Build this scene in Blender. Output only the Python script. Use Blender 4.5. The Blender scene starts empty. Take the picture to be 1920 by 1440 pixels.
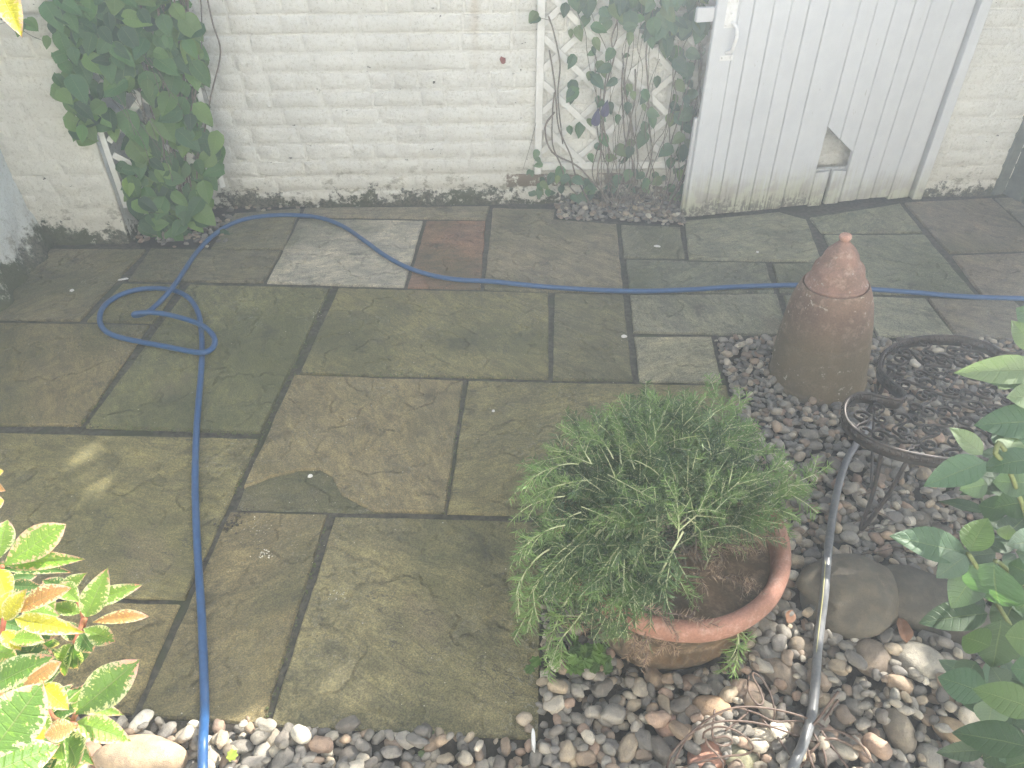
import bpy, bmesh, math, random
import numpy as np
from mathutils import Vector, Matrix, noise as mnoise
rnd = random.Random(7); rng = np.random.default_rng(7)
S = bpy.context.scene; COL = S.collection
R = math.radians
# ---------------------------------------------------------------- camera, sky, sun, exposure
FPX = 1390.0; CAMZ = 1.58
PITCH = math.atan2(1085, FPX); YAW = math.atan2(84, math.hypot(FPX, 1085))
fw = np.array([-math.sin(YAW)*math.cos(PITCH), math.cos(YAW)*math.cos(PITCH), -math.sin(PITCH)])
rt = np.array([math.cos(YAW), math.sin(YAW), 0.0]); up = np.cross(rt, fw)
cam = bpy.data.cameras.new('camera'); camo = bpy.data.objects.new('camera', cam); COL.objects.link(camo)
cam.sensor_width = 36; cam.lens = 36*FPX/1920; cam.clip_start = 0.02; cam.clip_end = 200
camo.location = (0, 0, CAMZ)
camo.rotation_euler = Matrix((rt, up, -fw)).transposed().to_euler()
S.camera = camo
SUN_EL, SUN_AZ = 40.0, 45.0            # azimuth measured from +Y (the back wall) towards +X
SUNV = np.array([math.sin(R(SUN_AZ))*math.cos(R(SUN_EL)), math.cos(R(SUN_AZ))*math.cos(R(SUN_EL)), math.sin(R(SUN_EL))])
w = bpy.data.worlds.new('World'); S.world = w; w.use_nodes = True
nt = w.node_tree; bg = nt.nodes['Background']; sky = nt.nodes.new('ShaderNodeTexSky')
sky.sky_type = 'NISHITA'; sky.sun_disc = False; sky.sun_elevation = R(SUN_EL); sky.sun_rotation = R(SUN_AZ)
sky.dust_density = 3.0; sky.air_density = 1.0; sky.ozone_density = 0.6
nt.links.new(sky.outputs[0], bg.inputs[0]); bg.inputs[1].default_value = 0.055
sl = bpy.data.lights.new('sun', 'SUN'); sl.energy = 5.0; sl.angle = R(0.5); sl.color = (1.0, 0.95, 0.86)
so = bpy.data.objects.new('sun', sl); COL.objects.link(so); so.location = (3, 3, 6)
so.rotation_euler = Vector(SUNV).to_track_quat('Z', 'Y').to_euler()
vs = S.view_settings; vs.view_transform = 'Standard'; vs.look = 'None'; vs.exposure = 2.32; vs.gamma = 1.0
vs.use_curve_mapping = False
S.cycles.use_denoising = True; S.cycles.denoising_prefilter = 'NONE'; S.cycles.volume_bounces = 1; S.cycles.max_bounces = 8
S.cycles.transparent_max_bounces = 8; S.cycles.sample_clamp_indirect = 6.0
VEIL = 0.074

# ---------------------------------------------------------------- photo pixel -> place on the ground / wall
def ray(px, py): return fw*FPX + rt*(px-960) - up*(py-720)
def G(px, py, z=0.0):
    d = ray(px, py); t = (z-CAMZ)/d[2]; return np.array([d[0]*t, d[1]*t, z])
def PX(p):
    v = np.asarray(p, float)-np.array([0, 0, CAMZ]); d = v@fw
    return 960+FPX*(v@rt)/d, 720-FPX*(v@up)/d
class Plane:
    def __init__(s, o, e):
        s.o = np.array([o[0], o[1], 0.0]); e = np.array([e[0], e[1], 0.0]); s.e = e/np.linalg.norm(e); s.n = np.array([s.e[1], -s.e[0], 0.0])
    def at(s, u, z, d=0.0): return s.o+s.e*u+s.n*d+np.array([0, 0, z])
    def px(s, x, y, d=0.0):
        r = ray(x, y); t = ((s.o+s.n*d)@s.n)/(r@s.n); p = r*t; return (p-s.o)@s.e, CAMZ+p[2]
WALL = Plane((-1.654, 3.386), (0.99618, 0.08734))

# ---------------------------------------------------------------- materials
class M:
    def __init__(s, name):
        s.m = bpy.data.materials.new(name); s.m.use_nodes = True; s.t = s.m.node_tree; s.t.nodes.clear()
        s.out = s.t.nodes.new('ShaderNodeOutputMaterial'); s.b = s.n('ShaderNodeBsdfPrincipled')
        s.l(s.b.outputs[0], s.out.inputs[0])
    def n(s, t, **k):
        x = s.t.nodes.new(t)
        for a, v in k.items(): setattr(x, a, v)
        return x
    def l(s, a, b): s.t.links.new(a, b)
    def val(s, sock, v):
        if hasattr(v, 'is_linked') or isinstance(v, bpy.types.NodeSocket): s.l(v, sock)
        else:
            if sock.type == 'RGBA' and len(v) == 3: v = (*v, 1)
            sock.default_value = v
    def noise(s, vec, scale, detail=4, rough=0.55, dist=0.0):
        x = s.n('ShaderNodeTexNoise'); s.l(vec, x.inputs['Vector']); x.inputs['Scale'].default_value = scale
        x.inputs['Detail'].default_value = detail; x.inputs['Roughness'].default_value = rough; x.inputs['Distortion'].default_value = dist
        return x.outputs[0]
    def vor(s, vec, scale, feature='F1', out=0):
        x = s.n('ShaderNodeTexVoronoi', feature=feature); s.l(vec, x.inputs['Vector']); x.inputs['Scale'].default_value = scale
        return x.outputs[out]
    def ramp(s, v, a, b):   # smoothstep a..b -> 0..1
        x = s.n('ShaderNodeMapRange', interpolation_type='SMOOTHSTEP'); s.l(v, x.inputs[0]); x.inputs[1].default_value = a; x.inputs[2].default_value = b
        return x.outputs[0]
    def math(s, op, a, b=0.0, c=0.0):
        x = s.n('ShaderNodeMath', operation=op); s.val(x.inputs[0], a); s.val(x.inputs[1], b); s.val(x.inputs[2], c); return x.outputs[0]
    def mix(s, f, a, b, mode='MIX'):
        x = s.n('ShaderNodeMix', data_type='RGBA', blend_type=mode); s.val(x.inputs[0], f); s.val(x.inputs[6], a); s.val(x.inputs[7], b); return x.outputs[2]
    def map(s, vec, scale=(1, 1, 1), loc=(0, 0, 0), rot=(0, 0, 0)):
        x = s.n('ShaderNodeMapping'); s.l(vec, x.inputs[0]); s.val(x.inputs[1], loc); s.val(x.inputs[2], rot); s.val(x.inputs[3], scale); return x.outputs[0]
    def comb(s, x_, y_, z_):
        x = s.n('ShaderNodeCombineXYZ'); s.val(x.inputs[0], x_); s.val(x.inputs[1], y_); s.val(x.inputs[2], z_); return x.outputs[0]
    def pos(s): return s.n('ShaderNodeNewGeometry').outputs['Position']
    def obj(s): return s.n('ShaderNodeTexCoord').outputs['Object']
    def uv(s): return s.n('ShaderNodeTexCoord').outputs['UV']
    def sep(s, v):
        x = s.n('ShaderNodeSeparateXYZ'); s.l(v, x.inputs[0]); return x.outputs
    def info(s): return s.n('ShaderNodeObjectInfo').outputs
    def bump(s, h, strength, dist, prev=None):
        x = s.n('ShaderNodeBump'); x.inputs['Strength'].default_value = strength; x.inputs['Distance'].default_value = dist; s.l(h, x.inputs['Height'])
        if prev is not None: s.l(prev, x.inputs['Normal'])
        return x.outputs[0]
    def fin(s, col, rough=0.7, bump=None, spec=0.4, metal=0.0):
        s.val(s.b.inputs['Base Color'], col); s.val(s.b.inputs['Roughness'], rough); s.b.inputs['Specular IOR Level'].default_value = spec
        s.b.inputs['Metallic'].default_value = metal
        if bump is not None: s.l(bump, s.b.inputs['Normal'])
        return s.m

def mat_white_wall(name='white_painted_masonry', tint=(0.88, 0.868, 0.81), moss_h=0.10, dirt=1.0, bare=False):
    m = M(name); p = m.pos(); z = m.sep(p)[2]; x = m.sep(p)[0]
    big = m.noise(p, 3.0, 5); mid = m.noise(p, 14, 6, .65); fine = m.noise(p, 75, 7, .78); mid2 = m.noise(m.map(p, loc=(5, 3, 9)), 26, 7, .75)
    c = m.mix(m.ramp(big, .35, .7), tint, tuple(t*.90 for t in tint))
    # creamy weathered paint low down, grime where paint is rough
    low = m.ramp(z, .34, .0)
    c = m.mix(m.math('MULTIPLY', low, .6), c, (.70, .66, .555))
    grime = m.math('MULTIPLY', m.ramp(mid2, .56, .72), m.math('ADD', m.math('MULTIPLY', low, .75*dirt), .10))
    c = m.mix(grime, c, (.23, .21, .16))
    pits = m.math('MULTIPLY', m.ramp(m.noise(m.map(p, (1, 1, 1.7)), 30, 4, .65), .665, .71), m.ramp(m.noise(p, 5, 3), .46, .60))
    c = m.mix(pits, c, (.10, .09, .065))
    # flaked plaster and algae along the foot of the wall
    h = m.math('ADD', z, m.math('MULTIPLY', m.math('SUBTRACT', mid2, .5), -.36))
    h = m.math('ADD', h, m.math('MULTIPLY', m.math('SUBTRACT', m.noise(p, 5.5, 3), .5), -.22))
    foot = m.ramp(h, moss_h*.62, moss_h*.25)
    fc = m.mix(m.ramp(fine, .4, .6), (.055, .052, .035), (.19, .175, .12)); fc = m.mix(m.ramp(big, .45, .6), fc, (.085, .09, .04))
    pat = m.math('MULTIPLY', m.ramp(m.noise(m.map(p, (1, 1, 1.8), loc=(3, 3, 3)), 9, 6, .75), .55, .63), m.ramp(z, .30, .06)); c = m.mix(m.math('MULTIPLY', pat, .75), c, m.mix(m.ramp(fine, .4, .6), (.20, .18, .115), (.33, .30, .21)))
    c = m.mix(foot, c, fc)
    c = m.mix(m.ramp(fine, .36, .50), m.mix(1.0, c, (.80, .79, .75), 'MULTIPLY'), c); c = m.mix(m.math('MULTIPLY', m.ramp(m.noise(p, 7, 6, .75), .55, .72), .35), c, m.mix(1.0, c, (.86, .84, .74), 'MULTIPLY'))  # fine pits darkened in colour to stand in for side-lit relief
    # faint rust run below the coping
    sx = m.math('ABSOLUTE', m.math('SUBTRACT', x, m.math('ADD', -.345, m.math('MULTIPLY', big, .04))))
    run = m.math('MULTIPLY', m.ramp(sx, .035, .0), m.ramp(z, .55, .95)); c = m.mix(m.math('MULTIPLY', run, .35), c, (.42, .30, .16))
    if bare:
        c = m.mix(m.ramp(mid2, .38, .5), c, m.mix(mid, (.16, .12, .075), (.26, .20, .13)))
    b1 = m.bump(mid, .45, .018); b2 = m.bump(m.math('ADD', mid2, m.math('MULTIPLY', foot, -.35)), 1.0, .009, b1); b3 = m.bump(fine, 1.0, .0060, b2)
    b3 = m.bump(m.math('SUBTRACT', 1.0, pits), .8, .004, b3)
    return m.fin(c, m.mix(foot, (.75,)*3, (.95,)*3), b3, .25)

def mat_slab():
    m = M('riven_sandstone'); p = m.pos(); i = m.info(); rn = i['Random']; oc = m.mix(1.0, i['Color'], (1.08, 1.04, .88), 'MULTIPLY')
    off = m.comb(m.math('MULTIPLY', rn, 37), m.math('MULTIPLY', rn, 91), m.math('MULTIPLY', rn, 13))
    ang = m.comb(0.0, 0.0, m.math('MULTIPLY', m.math('SUBTRACT', rn, .5), 2.4))
    q = m.map(p, loc=off, rot=ang); warp = m.n('ShaderNodeVectorMath', operation='MULTIPLY_ADD')
    wn = m.n('ShaderNodeTexNoise'); m.l(q, wn.inputs[0]); wn.inputs['Scale'].default_value = 4
    m.l(wn.outputs[1], warp.inputs[0]); warp.inputs[1].default_value = (.13, .13, .0); m.l(q, warp.inputs[2]); q2 = warp.outputs[0]
    strk = m.noise(m.map(q2, (2.6, 6.5, 2)), 2.2, 9, .74); strk2 = m.noise(m.map(q2, (5, 30, 4)), 3.0, 6, .7)
    blot = m.noise(q, 3.2, 5, .6); grain = m.noise(p, 260, 3, .75); grain2 = m.noise(p, 95, 6, .8)
    c = m.mix(m.ramp(strk, .3, .72), oc, m.mix(1.0, oc, (1.70, 1.64, 1.45), 'MULTIPLY')); mot = m.noise(m.map(q2, (1, 1.3, 1)), 13, 8, .82); c = m.mix(m.ramp(mot, .34, .66), m.mix(1.0, c, (.66, .68, .66), 'MULTIPLY'), m.mix(1.0, c, (1.28, 1.26, 1.2), 'MULTIPLY'))
    c = m.mix(m.math('MULTIPLY', m.ramp(strk2, .44, .62), .36), c, m.mix(1.0, oc, (.50, .50, .48), 'MULTIPLY'))
    c = m.mix(m.math('MULTIPLY', m.ramp(m.noise(m.map(q, loc=(7, 7, 7)), 1.7, 4), .46, .66), .60), c, (.085, .092, .034))
    c = m.mix(m.math('MULTIPLY', m.ramp(blot, .6, .75), .45), c, (.215, .165, .115))
    c = m.mix(m.math('MULTIPLY', m.ramp(m.noise(m.map(p, loc=(3, 8, 1)), 5.0, 6, .7), .56, .70), .68), c, (.045, .043, .024))
    # grain: grit, worn pale pitting, fine dark specks
    worn = m.ramp(m.noise(m.map(p, loc=(1, 2, 3)), 2.6, 3), .50, .68)
    c = m.mix(m.math('MULTIPLY', m.math('MULTIPLY', m.ramp(grain2, .52, .68), worn), .85), c, (.36, .33, .27))
    c = m.mix(m.ramp(grain, .35, .68), m.mix(1.0, c, (.58,)*3, 'MULTIPLY'), m.mix(1.0, c, (1.40,)*3, 'MULTIPLY'))
    # riven ledge lines and wandering cracks
    led = m.noise(m.map(q2, (1.5, 3.4, 1)), 2.4, 5, .6); lw = m.math('ABSOLUTE', m.math('SUBTRACT', m.math('FRACT', m.math('MULTIPLY', led, 7.0)), .5))
    crack = m.math('MULTIPLY', m.ramp(lw, .05, .0), m.ramp(m.noise(q, 6, 3), .50, .62))
    c = m.mix(m.math('MULTIPLY', crack, .8), c, (.05, .047, .035))
    # blue-grey / white scribbles left by snails
    scr = m.math('MULTIPLY', m.ramp(m.math('ABSOLUTE', m.math('SUBTRACT', m.noise(m.map(p, loc=(9, 1, 4)), 17, 3, .5, 1.2), .5)), .010, .0), m.ramp(m.noise(m.map(p, loc=(2, 9, 4)), 3.2, 2), .56, .66))
    c = m.mix(m.math('MULTIPLY', scr, .45), c, (.42, .41, .36))
    spots = m.ramp(m.vor(p, 24), .055, .03); spots = m.math('MULTIPLY', spots, m.ramp(m.noise(p, 6, 2), .56, .6)); c = m.mix(spots, c, (.55, .55, .52))
    step = m.math('FLOOR', m.math('MULTIPLY', led, 7.0))
    b = m.bump(m.math('ADD', m.math('MULTIPLY', strk, 1.0), m.math('MULTIPLY', strk2, .35)), .55, .012)
    b = m.bump(m.math('MULTIPLY', step, m.ramp(m.noise(q, 6, 3), .44, .5)), .9, .0034, b)
    b = m.bump(m.math('ADD', grain2, m.math('MULTIPLY', grain, .6)), .9, .0036, b)
    r = m.math('ADD', .46, m.math('MULTIPLY', blot, .5))
    return m.fin(c, r, b, .42)

def mat_ground(name, c0, c1, c2, scale=60, bs=.8):
    m = M(name); p = m.pos(); a = m.noise(p, scale, 6, .7); b = m.noise(p, scale*.1, 4)
    c = m.mix(m.ramp(a, .35, .65), c0, c1); c = m.mix(m.ramp(b, .52, .66), c, c2)
    return m.fin(c, .95, m.bump(a, bs, .006), .2)

def mat_pebble():
    m = M('beach_pebble'); p = m.obj(); i = m.info(); pp = m.pos()
    va = m.n('ShaderNodeVertexColor'); va.layer_name = 'tint'
    c = m.mix(1.0, va.outputs[0], i['Color'], 'MULTIPLY'); c = m.mix(1.0, c, (1.18, 1.15, 1.07), 'MULTIPLY')
    n1 = m.noise(pp, 38, 4, .6); n2 = m.noise(pp, 420, 3, .7); band = m.noise(m.map(pp, (4, 1, 1), rot=(.4, .7, 1.1)), 40, 3)
    c = m.mix(m.ramp(n1, .35, .7), m.mix(1.0, c, (.78, .77, .76), 'MULTIPLY'), m.mix(1.0, c, (1.2, 1.17, 1.1), 'MULTIPLY'))
    c = m.mix(m.math('MULTIPLY', m.ramp(n2, .55, .66), .55), c, m.mix(1.0, c, (.42, .40, .38), 'MULTIPLY'))
    c = m.mix(m.math('MULTIPLY', m.ramp(band, .62, .66), .35), c, m.mix(1.0, c, (1.6, 1.55, 1.45), 'MULTIPLY'))
    return m.fin(c, m.math('ADD', .5, m.math('MULTIPLY', n1, .3)), m.bump(m.math('ADD', n2, m.math('MULTIPLY', n1, 2.5)), .5, .0030), .35)

def mat_leaf(name, kind):
    m = M(name); uv = m.sep(m.uv()); u, v = uv[0], uv[1]; i = m.info(); rn = i['Random']
    ua = m.math('ABSOLUTE', m.math('SUBTRACT', u, .5)); ua = m.math('MULTIPLY', ua, 2.0)
    p = m.obj(); q = m.map(p, loc=m.comb(m.math('MULTIPLY', rn, 50), 0.0, 0.0))
    vein = m.math('FRACT', m.math('MULTIPLY', m.math('SUBTRACT', v, m.math('MULTIPLY', ua, .13)), 9.0))
    vein = m.ramp(m.math('ABSOLUTE', m.math('SUBTRACT', vein, .5)), .12, .0); mid = m.ramp(ua, .045, .015)
    oc = i['Color']; nz = m.noise(q, 55, 4, .6); nb = m.noise(q, 22, 3)
    c = m.mix(m.math('MULTIPLY', m.ramp(nz, .35, .65), .4), oc, m.mix(1.0, oc, (.68, .74, .6), 'MULTIPLY'))
    if kind == 'varie':
        edge = m.math('ADD', ua, m.math('MULTIPLY', m.math('SUBTRACT', nz, .5), 1.1)); edge = m.math('ADD', edge, m.math('MULTIPLY', m.math('SUBTRACT', nb, .5), 2.2))
        edge = m.math('ADD', edge, m.math('MULTIPLY', m.ramp(v, .6, 1.0), .30))
        e = m.ramp(edge, .72, .92)
        cream = m.mix(m.ramp(m.math('ADD', v, m.math('MULTIPLY', nb, .7)), .95, 1.35), (.56, .57, .38), (.56, .29, .26))
        cream = m.mix(m.ramp(rn, .55, .95), cream, (.56, .36, .28)); c = m.mix(e, c, cream)
        c = m.mix(m.math('MULTIPLY', m.ramp(nb, .55, .62), .5), c, m.mix(1.0, c, (1.6, 1.5, .8), 'MULTIPLY'))
    c = m.mix(m.math('MULTIPLY', mid, .55 if kind == 'varie' else .25), c, (.30, .34, .16)); c = m.mix(m.math('MULTIPLY', vein, .22), c, m.mix(1.0, c, (1.5, 1.5, 1.3), 'MULTIPLY'))
    if kind == 'edge':
        c = m.mix(m.math('MULTIPLY', m.ramp(ua, .88, .98), .35), c, (.20, .24, .09)); c = m.mix(m.math('MULTIPLY', m.ramp(rn, .8, 1.0), .5), c, m.mix(1.0, c, (1.8, 1.7, 1.0), 'MULTIPLY'))
    bz = m.bump(m.math('ADD', m.math('MULTIPLY', vein, -.6), m.math('ADD', m.math('MULTIPLY', mid, -1.0), m.math('MULTIPLY', nz, .5))), .6, .0022)
    m.fin(c, .38 if kind == 'varie' else .5, bz, .5)
    tr = m.n('ShaderNodeBsdfTranslucent'); tc = m.mix(1.0, c, (1.25, 1.35, .45) if kind == 'varie' else (1.3, 1.6, .6), 'MULTIPLY')
    m.l(tc, tr.inputs[0]); mx = m.n('ShaderNodeMixShader'); mx.inputs[0].default_value = .42 if kind == 'varie' else .30
    m.l(m.b.outputs[0], mx.inputs[1]); m.l(tr.outputs[0], mx.inputs[2]); m.l(mx.outputs[0], m.out.inputs[0])
    return m.m

def mat_simple(name, c0, c1, scale=40, rough=.7, bs=.4, bd=.003, spec=.4, metal=0., objcol=False, trans=0.):
    m = M(name); p = m.pos(); a = m.noise(p, scale, 5, .65)
    c = m.mix(m.ramp(a, .35, .65), c0, c1)
    if objcol: c = m.mix(1.0, c, m.info()['Color'], 'MULTIPLY')
    m.fin(c, rough, m.bump(a, bs, bd), spec, metal)
    if trans:
        tr = m.n('ShaderNodeBsdfTranslucent'); m.l(c, tr.inputs[0]); mx = m.n('ShaderNodeMixShader'); mx.inputs[0].default_value = trans
        m.l(m.b.outputs[0], mx.inputs[1]); m.l(tr.outputs[0], mx.inputs[2]); m.l(mx.outputs[0], m.out.inputs[0])
    return m.m

def mat_terracotta(name, body, pale, dark, algae_z=0.5, rim=False):
    m = M(name); p = m.pos(); z = m.sep(p)[2]; a = m.noise(p, 9, 6, .65); b = m.noise(p, 34, 6, .7); f = m.noise(p, 200, 3, .7)
    c = m.mix(m.ramp(a, .35, .65), body, dark); c = m.mix(m.math('MULTIPLY', m.ramp(b, .50, .66), .75), c, pale)
    if not rim:
        al = m.math('MULTIPLY', m.ramp(m.math('ADD', z, m.math('MULTIPLY', a, .15)), algae_z, algae_z-.2), .62); c = m.mix(al, c, (.12, .105, .055))
        lich = m.math('MULTIPLY', m.ramp(m.noise(p, 48, 4, .7), .60, .66), m.ramp(m.noise(p, 7, 3), .48, .58)); c = m.mix(lich, c, (.46, .42, .36))
    c = m.mix(m.ramp(f, .3, .7), m.mix(1.0, c, (.82,)*3, 'MULTIPLY'), m.mix(1.0, c, (1.15,)*3, 'MULTIPLY'))
    return m.fin(c, .85, m.bump(m.math('ADD', b, m.math('MULTIPLY', f, .5)), .5, .003), .25)

def mat_board():
    m = M('white_painted_boards'); p = m.pos(); z = m.sep(p)[2]; rn = m.info()['Random']
    g = m.noise(m.map(p, (60, 60, 3)), 1.6, 6, .65); n = m.noise(p, 12, 5, .65); big = m.noise(p, 3, 3)
    c = m.mix(m.ramp(n, .3, .7), (.62, .63, .645), (.57, .58, .60)); c = m.mix(m.math('MULTIPLY', m.ramp(g, .58, .72), .3), c, (.55, .54, .50))
    s = m.math('ADD', z, m.math('MULTIPLY', m.math('SUBTRACT', g, .5), -.25)); s = m.math('ADD', s, m.math('MULTIPLY', m.math('SUBTRACT', big, .5), -.30))
    x = m.sep(p)[0]; s = m.math('ADD', s, m.math('MULTIPLY', m.ramp(x, 1.1, 1.5), .08))
    c = m.mix(m.math('MULTIPLY', m.ramp(s, .27, .04), .8), c, m.mix(m.ramp(n, .45, .6), (.42, .42, .27), (.30, .27, .20)))
    c = m.mix(m.math('MULTIPLY', m.ramp(s, .08, .02), m.ramp(m.noise(p, 45, 5, .7), .42, .52)), c, (.14, .125, .09))
    chips = m.math('MULTIPLY', m.ramp(m.noise(m.map(p, (30, 30, 10)), 1.6, 4, .6), .69, .72), .5); c = m.mix(chips, c, (.33, .31, .27))
    return m.fin(c, .5, m.bump(m.math('ADD', g, m.math('MULTIPLY', n, .4)), .35, .003), .4)

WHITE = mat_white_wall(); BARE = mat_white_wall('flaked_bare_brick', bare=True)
WARMLIT = mat_white_wall('cream_lit_masonry', (.84, .815, .72), .13)  # warm light on the pier put into its tint
BLUEW = mat_white_wall('bluish_white_render', (.74, .79, .79), .20, 1.0)  # white render tinted slightly blue
SLAB = mat_slab(); PEB = mat_pebble(); BOARD = mat_board()
MORTAR = mat_ground('patio_mortar', (.040, .036, .027), (.115, .105, .08), (.055, .060, .030))
SOIL = mat_ground('gravel_soil', (.022, .018, .013), (.06, .048, .035), (.035, .03, .02), 90)
COMPOST = mat_ground('potting_compost', (.006, .005, .004), (.016, .013, .010), (.010, .008, .006), 160, 1.0)
PAINTW = mat_simple('white_painted_timber', (.78, .775, .75), (.68, .67, .63), 25, .55)
METALW = mat_simple('white_painted_iron', (.80, .80, .80), (.70, .69, .67), 40, .4, .3, .002, .5)
RUST = mat_simple('rust_stain', (.45, .36, .25), (.6, .54, .45), 60)
BLUE = mat_simple('blue_hose_rubber', (.013, .068, .195), (.02, .09, .235), 60, .42, .15, .001, .5)
BLACKH = mat_simple('dark_hose_rubber', (.12, .124, .13), (.17, .172, .175), 80, .38, .1, .001, .55)
YELLOW = mat_simple('yellow_hose_stripe', (.52, .50, .22), (.45, .42, .18), 60, .45)
IRON = mat_simple('rusty_black_iron', (.028, .026, .026), (.075, .058, .050), 90, .45, .5, .002, .5, .35)
TERRA = mat_terracotta('mossy_terracotta', (.215, .135, .092), (.33, .235, .175), (.145, .092, .066), .42)
TERRAL = mat_terracotta('pale_terracotta', (.32, .185, .14), (.42, .30, .24), (.20, .125, .095), -1, False)
TERRAR = mat_terracotta('orange_terracotta_rim', (.36, .185, .135), (.45, .29, .235), (.27, .14, .10), 0, True)
GLAZE = mat_terracotta('olive_brown_clay', (.15, .10, .058), (.24, .17, .11), (.075, .056, .034), -1, True)
L_VAR = mat_leaf('variegated_leaf', 'varie'); L_SHR = mat_leaf('broad_green_leaf', 'plain'); L_CLI = mat_leaf('climber_leaf', 'edge')
STEM = mat_simple('woody_stem', (.13, .105, .08), (.23, .19, .15), 80, .8, objcol=True)
REDSTEM = mat_simple('red_young_stem', (.42, .11, .075), (.30, .14, .06), 60, .5)
GSTEM = mat_simple('green_stem', (.16, .19, .07), (.11, .13, .05), 60, .6)
NEED = mat_simple('rosemary_needle', (.068, .125, .042), (.115, .18, .065), 14, .5, .1, .001, .4, objcol=True, trans=.25)
DEADN = mat_simple('dead_needle', (.24, .165, .11), (.34, .25, .175), 30, .8, .1, .001, .2)
RSTEM = mat_simple('pale_sprig_stem', (.48, .52, .30), (.36, .38, .22), 30, .6, .1, .001)
DRY = mat_simple('dry_brown_stalk', (.085, .05, .036), (.15, .10, .075), 50, .55, .3, .001, .5)
DEADLEAF = mat_simple('dead_brown_leaf', (.24, .115, .06), (.32, .17, .10), 60, .6, .4, .002, .4, trans=.2)
PALEBIT = mat_simple('pale_flake', (.72, .70, .66), (.82, .80, .77), 80, .6)
REDBRICK = mat_simple('exposed_red_brick', (.20, .05, .04), (.28, .09, .07), 120, .9)
FENCEM = mat_simple('grey_green_timber', (.10, .115, .10), (.16, .175, .155), 20, .8)
SHADELEAFM = mat_simple('shade_leaf', (.05, .085, .03), (.07, .11, .04), 3, .5, trans=.15)
BOUNCEM = mat_simple('pale_bounce_surface', (.80, .75, .66), (.84, .80, .71), 2, .9)

# ---------------------------------------------------------------- object helpers
def mesh(name, verts, faces, mat=None, smooth=False, uvs=None, cols=None):
    me = bpy.data.meshes.new(name); me.from_pydata([tuple(map(float, v)) for v in verts], [], [tuple(f) for f in faces])
    if mat: me.materials.append(mat)
    if smooth: me.polygons.foreach_set('use_smooth', [True]*len(me.polygons))
    if uvs is not None:
        l = me.uv_layers.new(name='uv'); idx = np.empty(len(me.loops), int); me.loops.foreach_get('vertex_index', idx)
        l.data.foreach_set('uv', np.asarray(uvs, float)[idx].ravel())
    if cols is not None:
        a = me.color_attributes.new('tint', 'FLOAT_COLOR', 'POINT'); c = np.ones((len(verts), 4)); c[:, :3] = cols; a.data.foreach_set('color', c.ravel())
    me.update(); return me
def npmesh(name, V, F, mat, smooth=True, cols=None):   # big triangle/quad meshes
    V = np.asarray(V, np.float32); F = np.asarray(F, np.int32); k = F.shape[1]
    me = bpy.data.meshes.new(name); me.vertices.add(len(V)); me.vertices.foreach_set('co', V.ravel())
    me.loops.add(F.size); me.loops.foreach_set('vertex_index', F.ravel()); me.polygons.add(len(F))
    me.polygons.foreach_set('loop_start', np.arange(0, F.size, k, dtype=np.int32))
    me.polygons.foreach_set('use_smooth', np.full(len(F), smooth)); me.materials.append(mat)
    if cols is not None:
        a = me.color_attributes.new('tint', 'FLOAT_COLOR', 'POINT'); c = np.ones((len(V), 4), np.float32); c[:, :3] = cols; a.data.foreach_set('color', c.ravel())
    me.update(calc_edges=True); me.validate(); return me
def tag(o, label=None, cat=None, group=None, kind=None):
    if label: o['label'] = label
    if cat: o['category'] = cat
    if group: o['group'] = group
    if kind: o['kind'] = kind
    return o
def put(name, me, parent=None, mw=None, color=None):
    o = bpy.data.objects.new(name, me); COL.objects.link(o)
    if mw is not None: o.matrix_basis = mw
    if parent is not None:
        o.parent = parent
        inv = Matrix.Identity(4); q = parent
        while q is not None: inv = inv @ Matrix.Identity(4); q = q.parent
        o.matrix_parent_inverse = WM(parent).inverted()
    if color is not None: o.color = (*color, 1)
    return o
def WM(o):
    if o.parent is None: return o.matrix_basis.copy()
    return WM(o.parent) @ o.matrix_parent_inverse @ o.matrix_basis
def thing(name, label, cat, loc, group=None):
    o = bpy.data.objects.new(name, None); COL.objects.link(o); o.empty_display_size = .05
    o.matrix_basis = Matrix.Translation(Vector(loc)); return tag(o, label, cat, group)
def catmull(P, n=8):
    P = [np.asarray(p, float) for p in P]; P = [2*P[0]-P[1]]+P+[2*P[-1]-P[-2]]; out = []
    for i in range(1, len(P)-2):
        for k in range(n):
            t = k/n; a, b, c, d = P[i-1:i+3]
            out.append(.5*((2*b)+(-a+c)*t+(2*a-5*b+4*c-d)*t*t+(-a+3*b-3*c+d)*t**3))
    out.append(P[-2]); return out
def tube(P, r, n=8, cap=True, V=None, F=None):
    """r number or list. returns V,F appended"""
    V = [] if V is None else V; F = [] if F is None else F
    P = [np.asarray(p, float) for p in P]; m = len(P); rr = r if hasattr(r, '__len__') else [r]*m
    T = [P[min(i+1, m-1)]-P[max(i-1, 0)] for i in range(m)]; T = [t/(np.linalg.norm(t)+1e-9) for t in T]
    a = np.array([0, 0, 1.0]) if abs(T[0][2]) < .9 else np.array([1.0, 0, 0]); N = np.cross(T[0], a); N /= np.linalg.norm(N); b0 = len(V)
    for i in range(m):
        N = N-T[i]*(N@T[i]); N /= np.linalg.norm(N)+1e-9; B = np.cross(T[i], N)
        for k in range(n):
            an = 2*math.pi*k/n; V.append(P[i]+rr[i]*(math.cos(an)*N+math.sin(an)*B))
    for i in range(m-1):
        for k in range(n):
            F.append((b0+i*n+k, b0+i*n+(k+1) % n, b0+(i+1)*n+(k+1) % n, b0+(i+1)*n+k))
    if cap: F.append(tuple(b0+k for k in range(n))[::-1]); F.append(tuple(b0+(m-1)*n+k for k in range(n)))
    return V, F
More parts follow.
